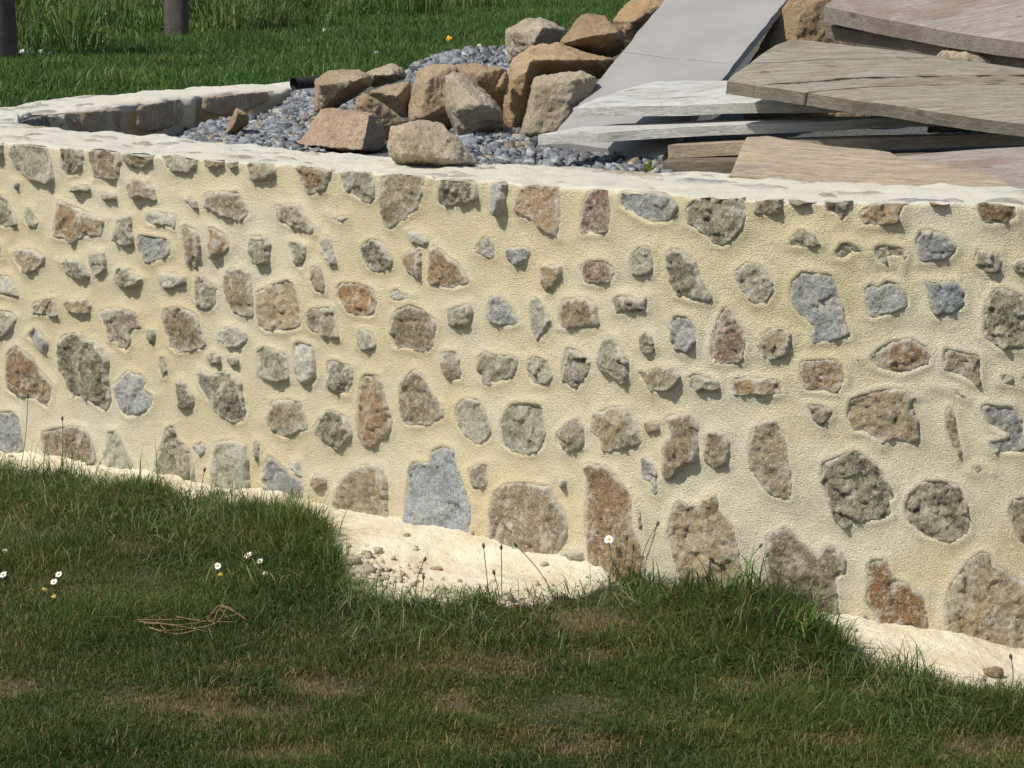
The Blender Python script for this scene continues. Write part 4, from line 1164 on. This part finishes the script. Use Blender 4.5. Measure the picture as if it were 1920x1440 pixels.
# ------------------------------------------------------------------ tubes, pipe, posts
pa = atY(553, 157, 10.2); pb = atY(640, 148, 10.35)
nn = 60; ts = np.linspace(0, 1, nn)
path = pa + (pb - pa) * ts[:, None]
rad = .0195 + .0042 * (np.arange(nn) % 4 < 2) - .0 * ts
V, T, Q = tube(path, rad, 18)
pipe = thing('drain_pipe', path.mean(0) - np.array([0, 0, .028]), 'black corrugated drain pipe end at the end of the back wall', 'pipe')
link('pipe_body', mesh_np('pipe_body', V, None, Q, smooth=False), M_PIPE, pipe)
Vr = []; Qr = []
ringp, _, ringq = tube([pa + (pb - pa) * -.03, pa + (pb - pa) * .04], [.0245, .0245], 18)
link('pipe_rim', mesh_np('pipe_rim', ringp, None, ringq, smooth=False), M_PIPE, pipe)

for (xl, xr, yb, lab, hgt, sd_) in ((-52, 31, 112, 'thick dark wooden post at the far left edge', 1.25, 3), (309, 354, 76, 'slim weathered wooden post rising from the tall grass', 1.2, 5)):
    pb_ = atZ((xl + xr) / 2, yb, BACKZ)
    w = (xr - xl) / F * pb_[1] / 2
    kk = 20; nz_ = 40
    V = []
    for i in range(nz_):
        zz = -.15 + (hgt + .15) * i / (nz_ - 1)
        for j in range(kk):
            a_ = 2 * math.pi * j / kk
            V.append([math.cos(a_), math.sin(a_), zz])
    V = np.array(V)
    rr = w * (1.02 - .03 * V[:, 2]) * (1 + .06 * fbm(V * [1, 1, .4], 3, 3, sd_))
    V[:, 0] *= rr; V[:, 1] *= rr
    Q = [[i * kk + j, i * kk + (j + 1) % kk, (i + 1) * kk + (j + 1) % kk, (i + 1) * kk + j] for i in range(nz_ - 1) for j in range(kk)]
    T = [[(nz_ - 1) * kk, (nz_ - 1) * kk + j, (nz_ - 1) * kk + j + 1] for j in range(1, kk - 1)]
    W3 = V + pb_
    o = single('wooden_post', W3, lab, 'post', M_POST, 'posts standing in the far grass', T, Q, origin=pb_)
    at = o.data.attributes.new('grain_uv', 'FLOAT_VECTOR', 'POINT'); at.data.foreach_set('vector', (V * 3).astype(np.float32).ravel())

# ------------------------------------------------------------------ grass
def blades(base, h, w, lean, col, rng, curl=.55):
    N = len(base)
    fa = rng.uniform(0, 2 * math.pi, N); la = rng.uniform(0, 2 * math.pi, N)
    wd = np.stack([np.cos(fa), np.sin(fa), 0 * fa], -1) * (w / 2)[:, None]
    ld = np.stack([np.cos(la), np.sin(la), 0 * la], -1)
    up = np.array([0, 0, 1.0])
    mid = base + up * (h * .58)[:, None] + ld * (h * lean * .32)[:, None]
    tipp = base + up * (h * np.clip(1 - lean * curl * .7, .1, 1))[:, None] + ld * (h * lean)[:, None]
    V = np.stack([base - wd, base + wd, mid - wd * .85, mid + wd * .85, tipp], 1).reshape(-1, 3)
    k = np.arange(N)[:, None] * 5
    T = np.concatenate([k + [0, 1, 3], k + [0, 3, 2], k + [2, 3, 4]], 0)
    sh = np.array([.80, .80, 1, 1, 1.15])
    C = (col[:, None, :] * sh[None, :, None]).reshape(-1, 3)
    return V, T, C
G_DARK = np.array((0.030, 0.064, 0.010)); G_MID = np.array((0.060, 0.116, 0.019)); G_YEL = np.array((0.130, 0.155, 0.040)); STRAW = np.array((0.255, 0.208, 0.10))
def grass_color(XY, rng, dry):
    p = np.concatenate([XY, np.zeros((len(XY), 1))], 1)
    a_ = np.clip(.5 + .6 * fbm(p, 1.6, 3, 121) + rng.normal(0, .22, len(XY)), 0, 1)[:, None]
    b_ = np.clip(.22 + .45 * fbm(p, 3.1, 3, 131) + rng.normal(0, .2, len(XY)), 0, 1)[:, None] ** 1.5
    c = G_DARK * (1 - a_) + G_MID * a_
    c = c * (1 - b_) + G_YEL * b_
    s = (rng.uniform(0, 1, len(XY)) < dry)[:, None]
    c = np.where(s, STRAW * rng.uniform(.55, 1.1, (len(XY), 1)), c)
    return c * rng.uniform(.8, 1.25, (len(XY), 1))
# --- front lawn
rng = np.random.default_rng(33)
NB = 760000
Yf = 4.9 + 4.1 * rng.uniform(0, 1, NB) ** 1.05
U = rng.uniform(-130, 2050, NB)
XY = np.stack([(U - 960) / F * Yf, Yf], -1)
XY = XY[XY[:, 1] < front_Y(XY[:, 0]) - .015]
zz = lawn_z(XY)
pp = project(np.concatenate([XY, zz[:, None]], 1))
kp = (pp[:, 1] < 1540)
XY, zz, pp = XY[kp], zz[kp], pp[kp]
low = interp_list(SAND_LOW, pp[:, 0])
d_s = pp[:, 1] - low                                   # >0: on the lawn side of the sand edge
pn = np.concatenate([XY, 0 * XY[:, :1]], 1)
d_s = d_s + 18 * fbm(pn, 9, 3, 141)
keepp = np.clip((d_s + 26) / 30, 0.006, 1) ** 1.5
PATCH = [(240, 1025, 40, 14), (1090, 1168, 110, 26), (440, 1258, 62, 12), (345, 1325, 120, 26), (520, 1330, 90, 20), (850, 1322, 60, 20), (1640, 1300, 40, 12), (1580, 1395, 60, 18),
         (1150, 1235, 70, 16), (610, 1290, 90, 22), (900, 1245, 120, 26), (30, 1290, 60, 18), (1000, 1400, 160, 24), (560, 1415, 140, 20), (1400, 1290, 70, 16), (1850, 1400, 100, 24), (1480, 1270, 50, 14), (40, 972, 50, 8)]
bare = np.zeros(len(XY))
for (x_, y_, rx, ry) in PATCH:
    bare = np.maximum(bare, np.exp(-(((pp[:, 0] - x_) / rx) ** 2 + ((pp[:, 1] - y_) / ry) ** 2)))
bare = np.clip(bare * (1 + .8 * fbm(pn, 12, 3, 151)) + .30 * np.clip(fbm(pn, 4.2, 3, 155) - .12, 0, 1), 0, 1)
keepp = keepp * (1 - .62 * bare)
kp = rng.uniform(0, 1, len(XY)) < keepp
XY, zz, pp, bare, d_s = XY[kp], zz[kp], pp[kp], bare[kp], d_s[kp]
TUFT = [(550, 1010, 100, 50, .10), (300, 940, 160, 25, .05), (600, 1070, 45, 35, .05), (1180, 1085, 60, 22, .06), (1430, 1180, 140, 50, .13), (1300, 1130, 70, 32, .10), (1540, 1235, 60, 30, .10),
        (1700, 1265, 50, 26, .07), (1890, 1345, 60, 25, .05), (100, 905, 90, 20, .05), (880, 1120, 80, 10, .03), (480, 985, 70, 20, .05)]
extra_h = np.zeros(len(XY))
for (x_, y_, rx, ry, hh_) in TUFT:
    extra_h = np.maximum(extra_h, hh_ * np.exp(-(((pp[:, 0] - x_) / rx) ** 2 + ((pp[:, 1] - y_) / ry) ** 2)))
pn = np.concatenate([XY, 0 * XY[:, :1]], 1)
h = (.025 + .013 * fbm(pn, 3.0, 3, 161) + .8 * extra_h * rng.uniform(.2, 1.1, len(XY))) * rng.lognormal(0, .30, len(XY)) * (1 - .45 * bare)
h = np.clip(h, .008, .22)
w = rng.uniform(.0011, .0024, len(XY)) + .010 * np.clip(extra_h, 0, .1) * rng.uniform(0, .6, len(XY))
lean = np.clip(rng.normal(.75, .35, len(XY)), .05, 1.6)
dry = np.clip(.075 + .6 * bare, 0, .85)
col = grass_color(XY, rng, dry) * np.array([.95, .83, .60])
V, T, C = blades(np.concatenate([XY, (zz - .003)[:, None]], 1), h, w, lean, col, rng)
# flopped longer wisps where the mower does not reach
rw = np.random.default_rng(91)
NW = 15000
ux = rw.uniform(-80, 2000, NW); uy = np.array([interp_list(SAND_LOW, x_) for x_ in ux]) + rw.exponential(38, NW) - 6
wt = np.exp(-((ux - 330) / 330) ** 2) + .9 * np.exp(-((ux - 1420) / 170) ** 2) + .5 * np.exp(-((ux - 1710) / 60) ** 2) + .12
ku = rw.uniform(0, 1, NW) < wt
WB = np.array([px_ground(x_, y_) for x_, y_ in zip(ux[ku], uy[ku])])
WB = WB[WB[:, 1] < front_Y(WB[:, 0]) - .03]
WB[:, 2] = lawn_z(WB[:, :2]) - .002
nW = len(WB)
wc = np.array([(0.115, 0.165, 0.045), (0.075, 0.125, 0.025), (0.17, 0.19, 0.075), (0.26, 0.215, 0.11)])[rw.choice(4, nW, p=[.36, .34, .18, .12])] * rw.uniform(.7, 1.2, (nW, 1))
V2_, T2_, C2_ = blades(WB, rw.uniform(.035, .10, nW), rw.uniform(.0012, .0032, nW), rw.uniform(.5, 1.9, nW), wc, rw, .62)
T = np.concatenate([T, T2_ + len(V)]); V = np.concatenate([V, V2_]); C = np.concatenate([C, C2_])
me = mesh_np('grass', V, T, None, {'tint_a': C}, smooth=False)
tag(link('grass', me, M_GRASS), 'short mown lawn in front of the stone wall', None, None, 'stuff')
print('front blades', len(XY))
# --- back lawn
TALL = [(-400, 125), (0, 106), (100, 96), (330, 76), (600, 50), (760, 25), (900, 8), (1000, -5), (1300, -30)]
NB = 330000
Yb = 9.4 + 21 * rng.uniform(0, 1, NB) ** 1.35
U = rng.uniform(-170, 1330, NB)
XY = np.stack([(U - 960) / F * Yb, Yb], -1)
bo = back_Y(XY[:, 0])
zb_ = np.full(len(XY), BACKZ) + .012 * fbm(np.concatenate([XY, 0 * XY[:, :1]], 1), 2.0, 3, 81)
kp = (XY[:, 1] > bo + .06) & ~inside_poly(XY, pin)
XY, zb_ = XY[kp], zb_[kp]
pp = project(np.concatenate([XY, zb_[:, None]], 1))
tl_ = pp[:, 1] - interp_list(TALL, pp[:, 0]) + 14 * fbm(np.concatenate([XY, 0 * XY[:, :1]], 1), 1.3, 3, 171)
is_tall = tl_ < 0
pn = np.concatenate([XY, 0 * XY[:, :1]], 1)
sel = ~is_tall
A = XY[sel]; rngb = np.random.default_rng(44)
h = (.050 + .018 * fbm(pn[sel], 1.2, 3, 181)) * rngb.lognormal(0, .3, len(A))
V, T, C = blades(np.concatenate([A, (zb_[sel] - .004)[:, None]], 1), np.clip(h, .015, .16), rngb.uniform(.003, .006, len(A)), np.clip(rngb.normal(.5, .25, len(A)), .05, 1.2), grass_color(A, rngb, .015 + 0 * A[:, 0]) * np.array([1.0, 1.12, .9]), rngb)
tag(link('grass', mesh_np('grass', V, T, None, {'tint_a': C}, smooth=False), M_GRASS), 'sunlit lawn behind the walled planter', None, None, 'stuff')
sel = np.where(is_tall)[0]
sel = sel[rngb.uniform(0, 1, len(sel)) < .8]
A = XY[sel]
clump = np.clip(.6 + .9 * fbm(pn[sel], 1.7, 3, 191), .15, 1.6)
h = .34 * clump * rngb.uniform(.4, 1.25, len(A))
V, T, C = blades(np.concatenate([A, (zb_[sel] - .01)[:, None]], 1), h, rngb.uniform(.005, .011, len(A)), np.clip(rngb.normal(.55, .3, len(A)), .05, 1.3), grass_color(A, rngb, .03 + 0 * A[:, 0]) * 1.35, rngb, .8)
tag(link('tall_grass', mesh_np('tall_grass', V, T, None, {'tint_a': C}, smooth=False), M_GRASS), 'tall uncut grass around the wooden posts', None, None, 'stuff')
print('back blades', len(XY))

# ------------------------------------------------------------------ tufts of longer grass
def tuft(px, py, n_, hmax, spread, label, seed, dirx=0.0, wmax=.005):
    rg = np.random.default_rng(seed)
    g = px_ground(px, py); g[2] = lawn_z(g[None, :2])[0]
    Vs = []; Ts = []; Cs = []; k = 0
    for i in range(n_):
        b0 = g + np.array([np.clip(rg.normal(0, 1), -1.5, 1.5) * spread, np.clip(rg.normal(0, 1), -1.5, 1.5) * spread * .6, -.004])
        if b0[1] > front_Y(b0[0]) - .03: b0[1] = front_Y(b0[0]) - .03
        hh_ = hmax * rg.uniform(.45, 1.0); an = rg.uniform(0, 2 * math.pi); le = hh_ * rg.uniform(.15, .75)
        dv = np.array([math.cos(an) + dirx, math.sin(an) * .7 - .25, 0]); dv /= np.linalg.norm(dv)
        w0 = rg.uniform(.4, 1) * wmax
        wv = np.cross(dv, [0, 0, 1]) * math.cos(rg.uniform(-.9, .9)); wv = wv / np.linalg.norm(wv) * w0 / 2
        m_ = 6
        for q_ in range(m_):
            t = q_ / (m_ - 1)
            c_ = b0 + np.array([0, 0, hh_ * (t - .38 * t ** 2.6 * (le / hh_ + .3))]) + dv * le * t ** 1.9
            ww = wv * (1 - t ** 2.2) * (.75 + .5 * t)
            Vs += [c_ - ww, c_ + ww]
            if q_: Ts += [[k - 2, k - 1, k + 1], [k - 2, k + 1, k]]
            k += 2
        cc = (G_MID * rg.uniform(.8, 1.9) if rg.uniform() < .8 else (STRAW * .8 if rg.uniform() < .5 else G_YEL))
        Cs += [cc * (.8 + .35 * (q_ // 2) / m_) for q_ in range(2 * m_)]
    return single('grass_tuft', np.array(Vs), label, 'grass tuft', M_GRASS, 'longer grass tufts along the wall foot', Ts, None, {'tint_a': np.array(Cs)}, smooth=False, origin=g)
TF = [(1395, 1160, 50, .26, .06, 'tall arching grass tuft in front of the brown base stone right of centre', 0.1, .007),
      (1330, 1130, 22, .20, .045, 'grass tuft with long blades leaning left beside the daisy', -.6, .008),
      (1190, 1100, 70, .13, .045, 'bushy dark green tuft at the foot of the orange-streaked stone', 0, .006),
      (1510, 1222, 90, .19, .06, 'broad green tuft spilling right onto the sand', .5, .008),
      (1450, 1200, 80, .18, .07, 'thick green tuft between the tall arching one and the spilling one', .1, .007),
      (1695, 1275, 70, .16, .035, 'spiky isolated grass tuft on the sand under the rusty stone', -.1, .004),
      (1890, 1340, 26, .10, .04, 'short tuft at the right edge below the pebble', 0, .005),
      (560, 1015, 110, .20, .075, 'wispy bushy tuft where the lawn juts into the sand', .2, .004),
      (600, 1060, 60, .12, .05, 'feathery tuft beside the crumbled mortar clods', .3, .004),
      (470, 985, 70, .20, .075, 'straggly tuft on the lawn edge left of the bushy one', 0, .004),
      (300, 945, 60, .22, .08, 'thin straggly tuft with dry stems at the left lawn edge', 0, .0035),
      (120, 905, 46, .22, .07, 'sparse long-stemmed tuft at the left foot of the wall', .1, .003),
      (30, 885, 26, .10, .04, 'short tuft at the far left foot of the wall', 0, .004),
      (830, 1130, 18, .10, .03, 'small tuft of pointed blades in front of the granite stone', -.3, .004),
      (910, 1126, 50, .08, .05, 'low fringe of blades on the sand edge below the granite stone', 0, .004),
      (1040, 1124, 40, .08, .045, 'low green fringe left of the daisy at the sand edge', 0, .005)]
for j, (x_, y_, n_, hm, sp, lab, dx_, wm) in enumerate(TF):
    tuft(x_, y_, n_, hm, sp, lab, 300 + j, dx_, wm)

# ------------------------------------------------------------------ daisies, buds, seed heads, twigs, pebbles
def parts_mesh(name, V, T, Q, col, parent, smooth=True):
    V = np.asarray(V, float)
    return link(name, mesh_np(name, V, T, Q, {'tint_a': np.tile(np.array(col), (len(V), 1))}, smooth), M_PLANT, parent)
def daisy(base, head, label, r=.011, petals=14, face=(-.3, -.6, .75), yellow=(0.62, 0.40, 0.03), group='white daisies in the grass', white=(0.80, 0.80, 0.76)):
    base = np.array(base); head = np.array(head)
    rg = np.random.default_rng(int(abs(head[0] * 1000)) + 5)
    t = thing('daisy', base, label, 'flower', group)
    V, T, Q = tube(curve_path(base - [0, 0, .005], head, (rg.uniform(-.006, .006), 0, 0)), [.0011] * 9, 5)
    parts_mesh('stem', V, T, Q, (0.07, 0.11, 0.03), t)
    f = np.array(face) + rg.normal(0, .15, 3); f /= np.linalg.norm(f)
    a_ = np.cross(f, [0, 0, 1]); a_ /= np.linalg.norm(a_); b_ = np.cross(f, a_)
    V = []; T = []
    for i in range(petals):
        w = 2 * math.pi * i / petals + rg.uniform(-.08, .08); rr = r * rg.uniform(.85, 1.1)
        d_ = math.cos(w) * a_ + math.sin(w) * b_; s_ = -math.sin(w) * a_ + math.cos(w) * b_
        k = len(V); dz = f * r * rg.uniform(-.12, .12)
        V += [head + d_ * r * .25, head + d_ * rr * .65 + s_ * r * .15 + dz, head + d_ * rr + dz * 1.4, head + d_ * rr * .65 - s_ * r * .15 + dz]
        T += [[k, k + 1, k + 2], [k, k + 2, k + 3]]
    parts_mesh('petals', V, T, None, white, t, False)
    V = []; T = []
    kk = 10
    for lv, (rr, hz) in enumerate(((.36, .02), (.30, .16), (.16, .25))):
        for j in range(kk):
            w = 2 * math.pi * j / kk
            V.append(head + f * r * hz + r * rr * (math.cos(w) * a_ + math.sin(w) * b_))
    V.append(head + f * r * .29)
    Q = [[l * kk + j, l * kk + (j + 1) % kk, (l + 1) * kk + (j + 1) % kk, (l + 1) * kk + j] for l in range(2) for j in range(kk)]
    T = [[2 * kk + j, 2 * kk + (j + 1) % kk, 3 * kk] for j in range(kk)]
    parts_mesh('flower_centre', V, T, Q, yellow, t)
    return t
def head_pt(px, py, g):                                 # point above/near ground point g seen at a pixel
    return atY(px, py, g[1] - .004)
FL = [((1150, 1096), (1141, 1011), 'white daisy on a tall stem in front of the orange-streaked stone', .0145),
      ((110, 1098), (110, 1077), 'upper white daisy of the pair on the left lawn', .010),
      ((101, 1112), (101, 1091), 'lower white daisy of the pair on the left lawn', .010),
      ((6, 1096), (6, 1077), 'white daisy cut by the left picture edge, lower one', .011),
      ((9, 1050), (9, 1033), 'white daisy near the left picture edge, upper one', .009),
      ((407, 1082), (408, 1061), 'white daisy left of the bushy tuft on the lawn', .011),
      ((466, 1060), (465, 1041), 'white daisy at the left rim of the bushy tuft', .013),
      ((488, 1070), (487, 1052), 'white daisy with a bright yellow centre inside the bushy tuft', .010),
      ((497, 1092), (497, 1075), 'small white daisy below the bushy tuft', .008)]
for (b_, h_, lab, r_) in FL:
    g = px_ground(*b_); g[2] = lawn_z(g[None, :2])[0]
    daisy(g, head_pt(h_[0], h_[1], g), lab, r_)
YF = [((101, 1134), (101, 1118), 'yellow flower button under the daisy pair on the left lawn'),
      ((83, 1122), (83, 1104), 'yellow flower button left of the daisy pair'),
      ((413, 1094), (413, 1077), 'yellow flower button under the daisy left of the tuft'),
      ((485, 1052), (484, 1036), 'yellow flower button above the daisy with bright centre'),
      ((578, 1056), (580, 1037), 'yellow flower button on the right of the bushy tuft'),
      ((600, 1040), (602, 1010), 'yellow flower button at the tip of the bushy tuft against the sand')]
for (b_, h_, lab) in YF:
    g = px_ground(*b_); g[2] = lawn_z(g[None, :2])[0]
    daisy(g, head_pt(h_[0], h_[1], g), lab, .0075, 8, (0, -.5, .8), (0.60, 0.40, 0.04), 'yellow flower buttons in the grass', (0.52, 0.42, 0.10))
# flowers on the back lawn
BF = [((843, 84), (841, 72), 'single orange-yellow flower on the back lawn', .024, (0.75, 0.40, 0.02)),
      ((900, 96), (898, 86), 'single white flower on the back lawn by the gravel', .016, (0.75, 0.75, 0.7)),
      ((706, 106), (705, 98), 'small mauve clover head on the back lawn', .014, (0.40, 0.25, 0.36)),
      ((190, 90), (190, 79), 'upper white flower beyond the wall, right of the left post', .014, (0.78, 0.78, 0.74)),
      ((193, 106), (193, 97), 'lower white flower beyond the wall, right of the left post', .014, (0.78, 0.78, 0.74)),
      ((42, 106), (41, 96), 'leftmost white flower of the row by the left post', .019, (0.8, 0.8, 0.76)),
      ((50, 109), (50, 100), 'second white flower of the row by the left post', .019, (0.8, 0.8, 0.76)),
      ((61, 109), (61, 100), 'middle white flower of the row by the left post', .017, (0.8, 0.8, 0.76)),
      ((74, 106), (75, 97), 'fourth white flower of the row by the left post', .021, (0.8, 0.8, 0.76)),
      ((94, 108), (94, 99), 'rightmost white flower of the row by the left post', .018, (0.8, 0.8, 0.76)),
      ((607, 68), (607, 56), 'white flower standing above the lawn right of the slim post', .014, (0.78, 0.78, 0.74))]
for (b_, h_, lab, r_, wc) in BF:
    g = atZ(b_[0], b_[1], BACKZ)
    daisy(g, head_pt(h_[0], h_[1], g), lab, r_, 10, (-.3, -.6, .7), (0.62, 0.42, 0.04) if wc[2] > .3 and wc[0] > .6 else wc, 'flowers on the back lawn', wc)

def stalk(base, head, label, bend=(0, 0, 0), hr=.0042, hl=.016, col=(0.13, 0.12, 0.05), hc=(0.10, 0.075, 0.05)):
    g = px_ground(*base)
    if g[1] > front_Y(g[0]) - .02: g[1] = front_Y(g[0]) - .02
    g[2] = lawn_z(g[None, :2])[0] + .004
    hd = atY(head[0], head[1], g[1] - .01)
    t = thing('seed_stalk', g, label, 'seed stalk', 'plantain seed stalks by the wall')
    pth = curve_path(g - [0, 0, .006], hd, bend, 12)
    V, T, Q = tube(pth, [.0012] * 12, 5)
    parts_mesh('stem', V, T, Q, col, t)
    d_ = pth[-1] - pth[-2]; d_ /= np.linalg.norm(d_)
    n_ = 7
    pr = [hd + d_ * hl * (i / (n_ - 1) - .15) for i in range(n_)]
    V, T, Q = tube(pr, [hr * math.sin(math.pi * (.08 + .86 * i / (n_ - 1))) for i in range(n_)], 7)
    parts_mesh('seed_head', V, T, Q, hc, t)
SK = [((707, 1131), (727, 1070), 'seed stalk with a hooked top over the crumbled mortar', (-.012, 0, .02)),
      ((780, 1126), (795, 1052), 'tall thin seed stalk left of the pair under the granite stone', (-.008, 0, 0)),
      ((786, 1126), (794, 1085), 'short seed stalk beside the tall one under the granite stone', (.003, 0, 0)),
      ((918, 1122), (907, 1027), 'tall straight seed stalk below the gap right of the granite stone', (0, 0, 0)),
      ((937, 1126), (927, 1077), 'short stalk with a fat dark head between two tall ones', (.002, 0, 0)),
      ((941, 1124), (940, 1030), 'tall straight stalk right of the fat-headed one', (0, 0, 0)),
      ((1042, 1122), (969, 1024), 'long stalk leaning left across the sand to the big base stone', (.008, 0, .005)),
      ((1196, 1100), (1232, 984), 'stalk curving right between the orange-streaked and brown base stones', (-.012, 0, .012)),
      ((1396, 1146), (1424, 1026), 'stalk curving right from the tall arching tuft', (-.018, 0, .02)),
      ((36, 893), (52, 745), 'very long bare stalk in front of the rusty stone at the far left', (.006, 0, 0)),
      ((110, 900), (117, 788), 'long bent stalk in front of the low dark stone at the left', (.006, 0, 0)),
      ((373, 945), (383, 884), 'short reddish seed stalk left of the pale base stone', (0, 0, 0)),
      ((1890, 1308), (1896, 1235), 'thin dark stalk on the sand right of the pebble', (.008, 0, 0)),
      ((1545, 1200), (1542, 1138), 'thin dry stalk above the spilling tuft', (0, 0, 0)),
      ((1160, 1098), (1175, 1012), 'green budded stalk just right of the tall daisy', (.004, 0, 0))]
for (b_, h_, lab, bd) in SK: stalk(b_, h_, lab, bd)

# dry twigs on the lawn
g0 = px_ground(350, 1175); g0[2] = lawn_z(g0[None, :2])[0]
tw = thing('dry_twigs', g0, 'small heap of dry brown twigs lying on the lawn', 'twigs')
TWG = [[(250, 1172), (290, 1166), (330, 1140), (342, 1138)], [(258, 1172), (320, 1170), (380, 1166), (420, 1154), (440, 1160)], [(270, 1178), (340, 1176), (400, 1172), (450, 1168)],
       [(300, 1190), (350, 1184), (405, 1182), (425, 1156)], [(285, 1160), (300, 1176), (310, 1192)], [(390, 1168), (410, 1152), (432, 1158), (464, 1172)], [(400, 1180), (412, 1160), (430, 1172)],
       [(262, 1174), (330, 1182), (390, 1190)], [(330, 1168), (380, 1172), (440, 1176)], [(280, 1184), (330, 1192), (370, 1192)]]
for q_, pl in enumerate(TWG):
    pts = []
    for i, (x_, y_) in enumerate(pl):
        g = px_ground(x_, y_ + 10); g[2] = lawn_z(g[None, :2])[0] + .022 + .006 * math.sin(i * 2 + q_)
        pts.append(g)
    pts = catmull(np.array(pts), 6)
    V, T, Q = tube(pts, np.linspace(.0024, .0012, len(pts)), 6)
    parts_mesh('twig', V, T, Q, np.array((0.21, 0.13, 0.065)) * (.7 + .08 * (q_ % 6)), tw)

# loose pebbles and mortar clods at the wall foot
def clod(px, py, r, label, col, name='pebble', seed=1, cat='stone', flat_=.75, group='loose stones at the wall foot'):
    rg = np.random.default_rng(seed)
    g = px_ground(px, py); zs = max(sand_z(g[0], g[1]), lawn_z(g[None, :2])[0])
    bm = bmesh.new(); bmesh.ops.create_icosphere(bm, subdivisions=3, radius=1.0)
    V = np.array([v.co[:] for v in bm.verts]); T = np.array([[v.index for v in f.verts] for f in bm.faces]); bm.free()
    V = V * (1 + .28 * fbm(V + seed, 1.1, 3, seed)[:, None] + .07 * fbm(V, 4.5, 2, seed + 1)[:, None])
    V = V * np.array([rg.uniform(.9, 1.25), rg.uniform(.8, 1.1), flat_]) * r
    V = V + np.array([g[0], g[1], zs + r * flat_ * .55])
    A = np.tile(np.array(col), (len(V), 1))
    single(name, V, label, cat, M_BOULDER, group, T, None, {'tint_a': A, 'tint_b': A * .85})
clod(1862, 1282, .021, 'small brown pebble lying alone on the sand at the right', (0.36, 0.26, 0.16), seed=4)
clod(682, 1090, .028, 'largest pale mortar clod in the crumbled heap', (0.50, 0.43, 0.31), 'mortar_clod', 5, 'clod')
clod(662, 1068, .020, 'round mortar clod above the largest one', (0.48, 0.40, 0.28), 'mortar_clod', 6, 'clod')
clod(650, 1095, .018, 'mortar clod left of the largest one by the tuft', (0.42, 0.35, 0.24), 'mortar_clod', 7, 'clod')
clod(705, 1106, .013, 'small mortar clod right of the largest one', (0.55, 0.47, 0.34), 'mortar_clod', 8, 'clod')
clod(668, 1118, .014, 'small mortar clod at the bottom of the crumbled heap', (0.50, 0.42, 0.30), 'mortar_clod', 9, 'clod')
clod(818, 1070, .013, 'flat tan stone chip on the sand below the granite stone', (0.50, 0.36, 0.21), 'stone_chip', 10, 'stone', .5)
clod(1020, 1078, .012, 'flat pale chip on the sand below the big brown base stone', (0.60, 0.50, 0.36), 'stone_chip', 11, 'stone', .5)
clod(764, 1026, .010, 'tiny brown chip at the lower left of the granite stone', (0.42, 0.29, 0.15), 'stone_chip', 12, 'stone', .6)
clod(1380, 1172, .012, 'small grey stone half hidden in the tall arching tuft', (0.36, 0.32, 0.26), 'pebble', 13, 'stone', .7)

# crumbled mortar bits: far too many to count
rg = np.random.default_rng(77)
CV = []; CT = []; k = 0
for q_ in range(420):
    if q_ < 300: x_, y_ = rg.normal(690, 42), rg.normal(1092, 22)
    else:
        x_ = rg.uniform(-50, 1950); y_ = interp_list(SAND_LOW, x_) - rg.uniform(-4, 40)
    if y_ > interp_list(SAND_LOW, x_) + 8: continue
    g = px_ground(x_, y_)
    if g[1] > front_Y(g[0]) - .03: continue
    r_ = rg.lognormal(math.log(.0048), .45)
    vv = (icoV * .9 + rg.uniform(-.35, .35, icoV.shape)) * r_ + np.array([g[0], g[1], sand_z(g[0], g[1]) + r_ * .3])
    CV.append(vv); CT.append(icoF + k); k += len(icoV)
CV = np.vstack(CV); CT = np.vstack(CT)
tint = np.repeat(np.array((.52, .44, .31)) * rg.uniform(.6, 1.15, (len(CV) // len(icoV), 1)), len(icoV), 0)
tag(link('mortar_crumbs', mesh_np('mortar_crumbs', CV, CT, None, {'tint_a': tint}, smooth=False), M_GRAVEL), 'scattered crumbs of dry mortar on the sand at the wall foot', None, None, 'stuff')

# leafy sprout behind the coping
gs = atY(1216, 318, 7.42)
sp_ = thing('leaf_sprout', gs, 'small yellow-green leafy sprout growing behind the coping', 'sprout')
for q_, (dx_, hz, cc) in enumerate(((-.010, .030, (0.16, 0.17, 0.03)), (.004, .042, (0.10, 0.14, 0.03)), (.018, .022, (0.13, 0.15, 0.02)), (-.016, .012, (0.20, 0.11, 0.03)))):
    V = []; T = []
    for i in range(7):
        t = i / 6; ww = .007 * math.sin(math.pi * (.06 + .88 * t))
        c_ = gs + np.array([dx_ * t * 1.2, -.008 * t, -.006 + hz * (t - .15 * t * t)])
        V += [c_ + [-ww, .0, 0], c_ + [0, -.003, .001], c_ + [ww, .0, 0]]
        if i:
            k = 3 * i
            T += [[k - 3, k - 2, k + 1], [k - 3, k + 1, k], [k - 2, k - 1, k + 2], [k - 2, k + 2, k + 1]]
    parts_mesh('leaf', V, T, None, cc, sp_)

scene.render.engine = 'CYCLES'
scene.render.resolution_x = 1024
scene.render.resolution_y = 768
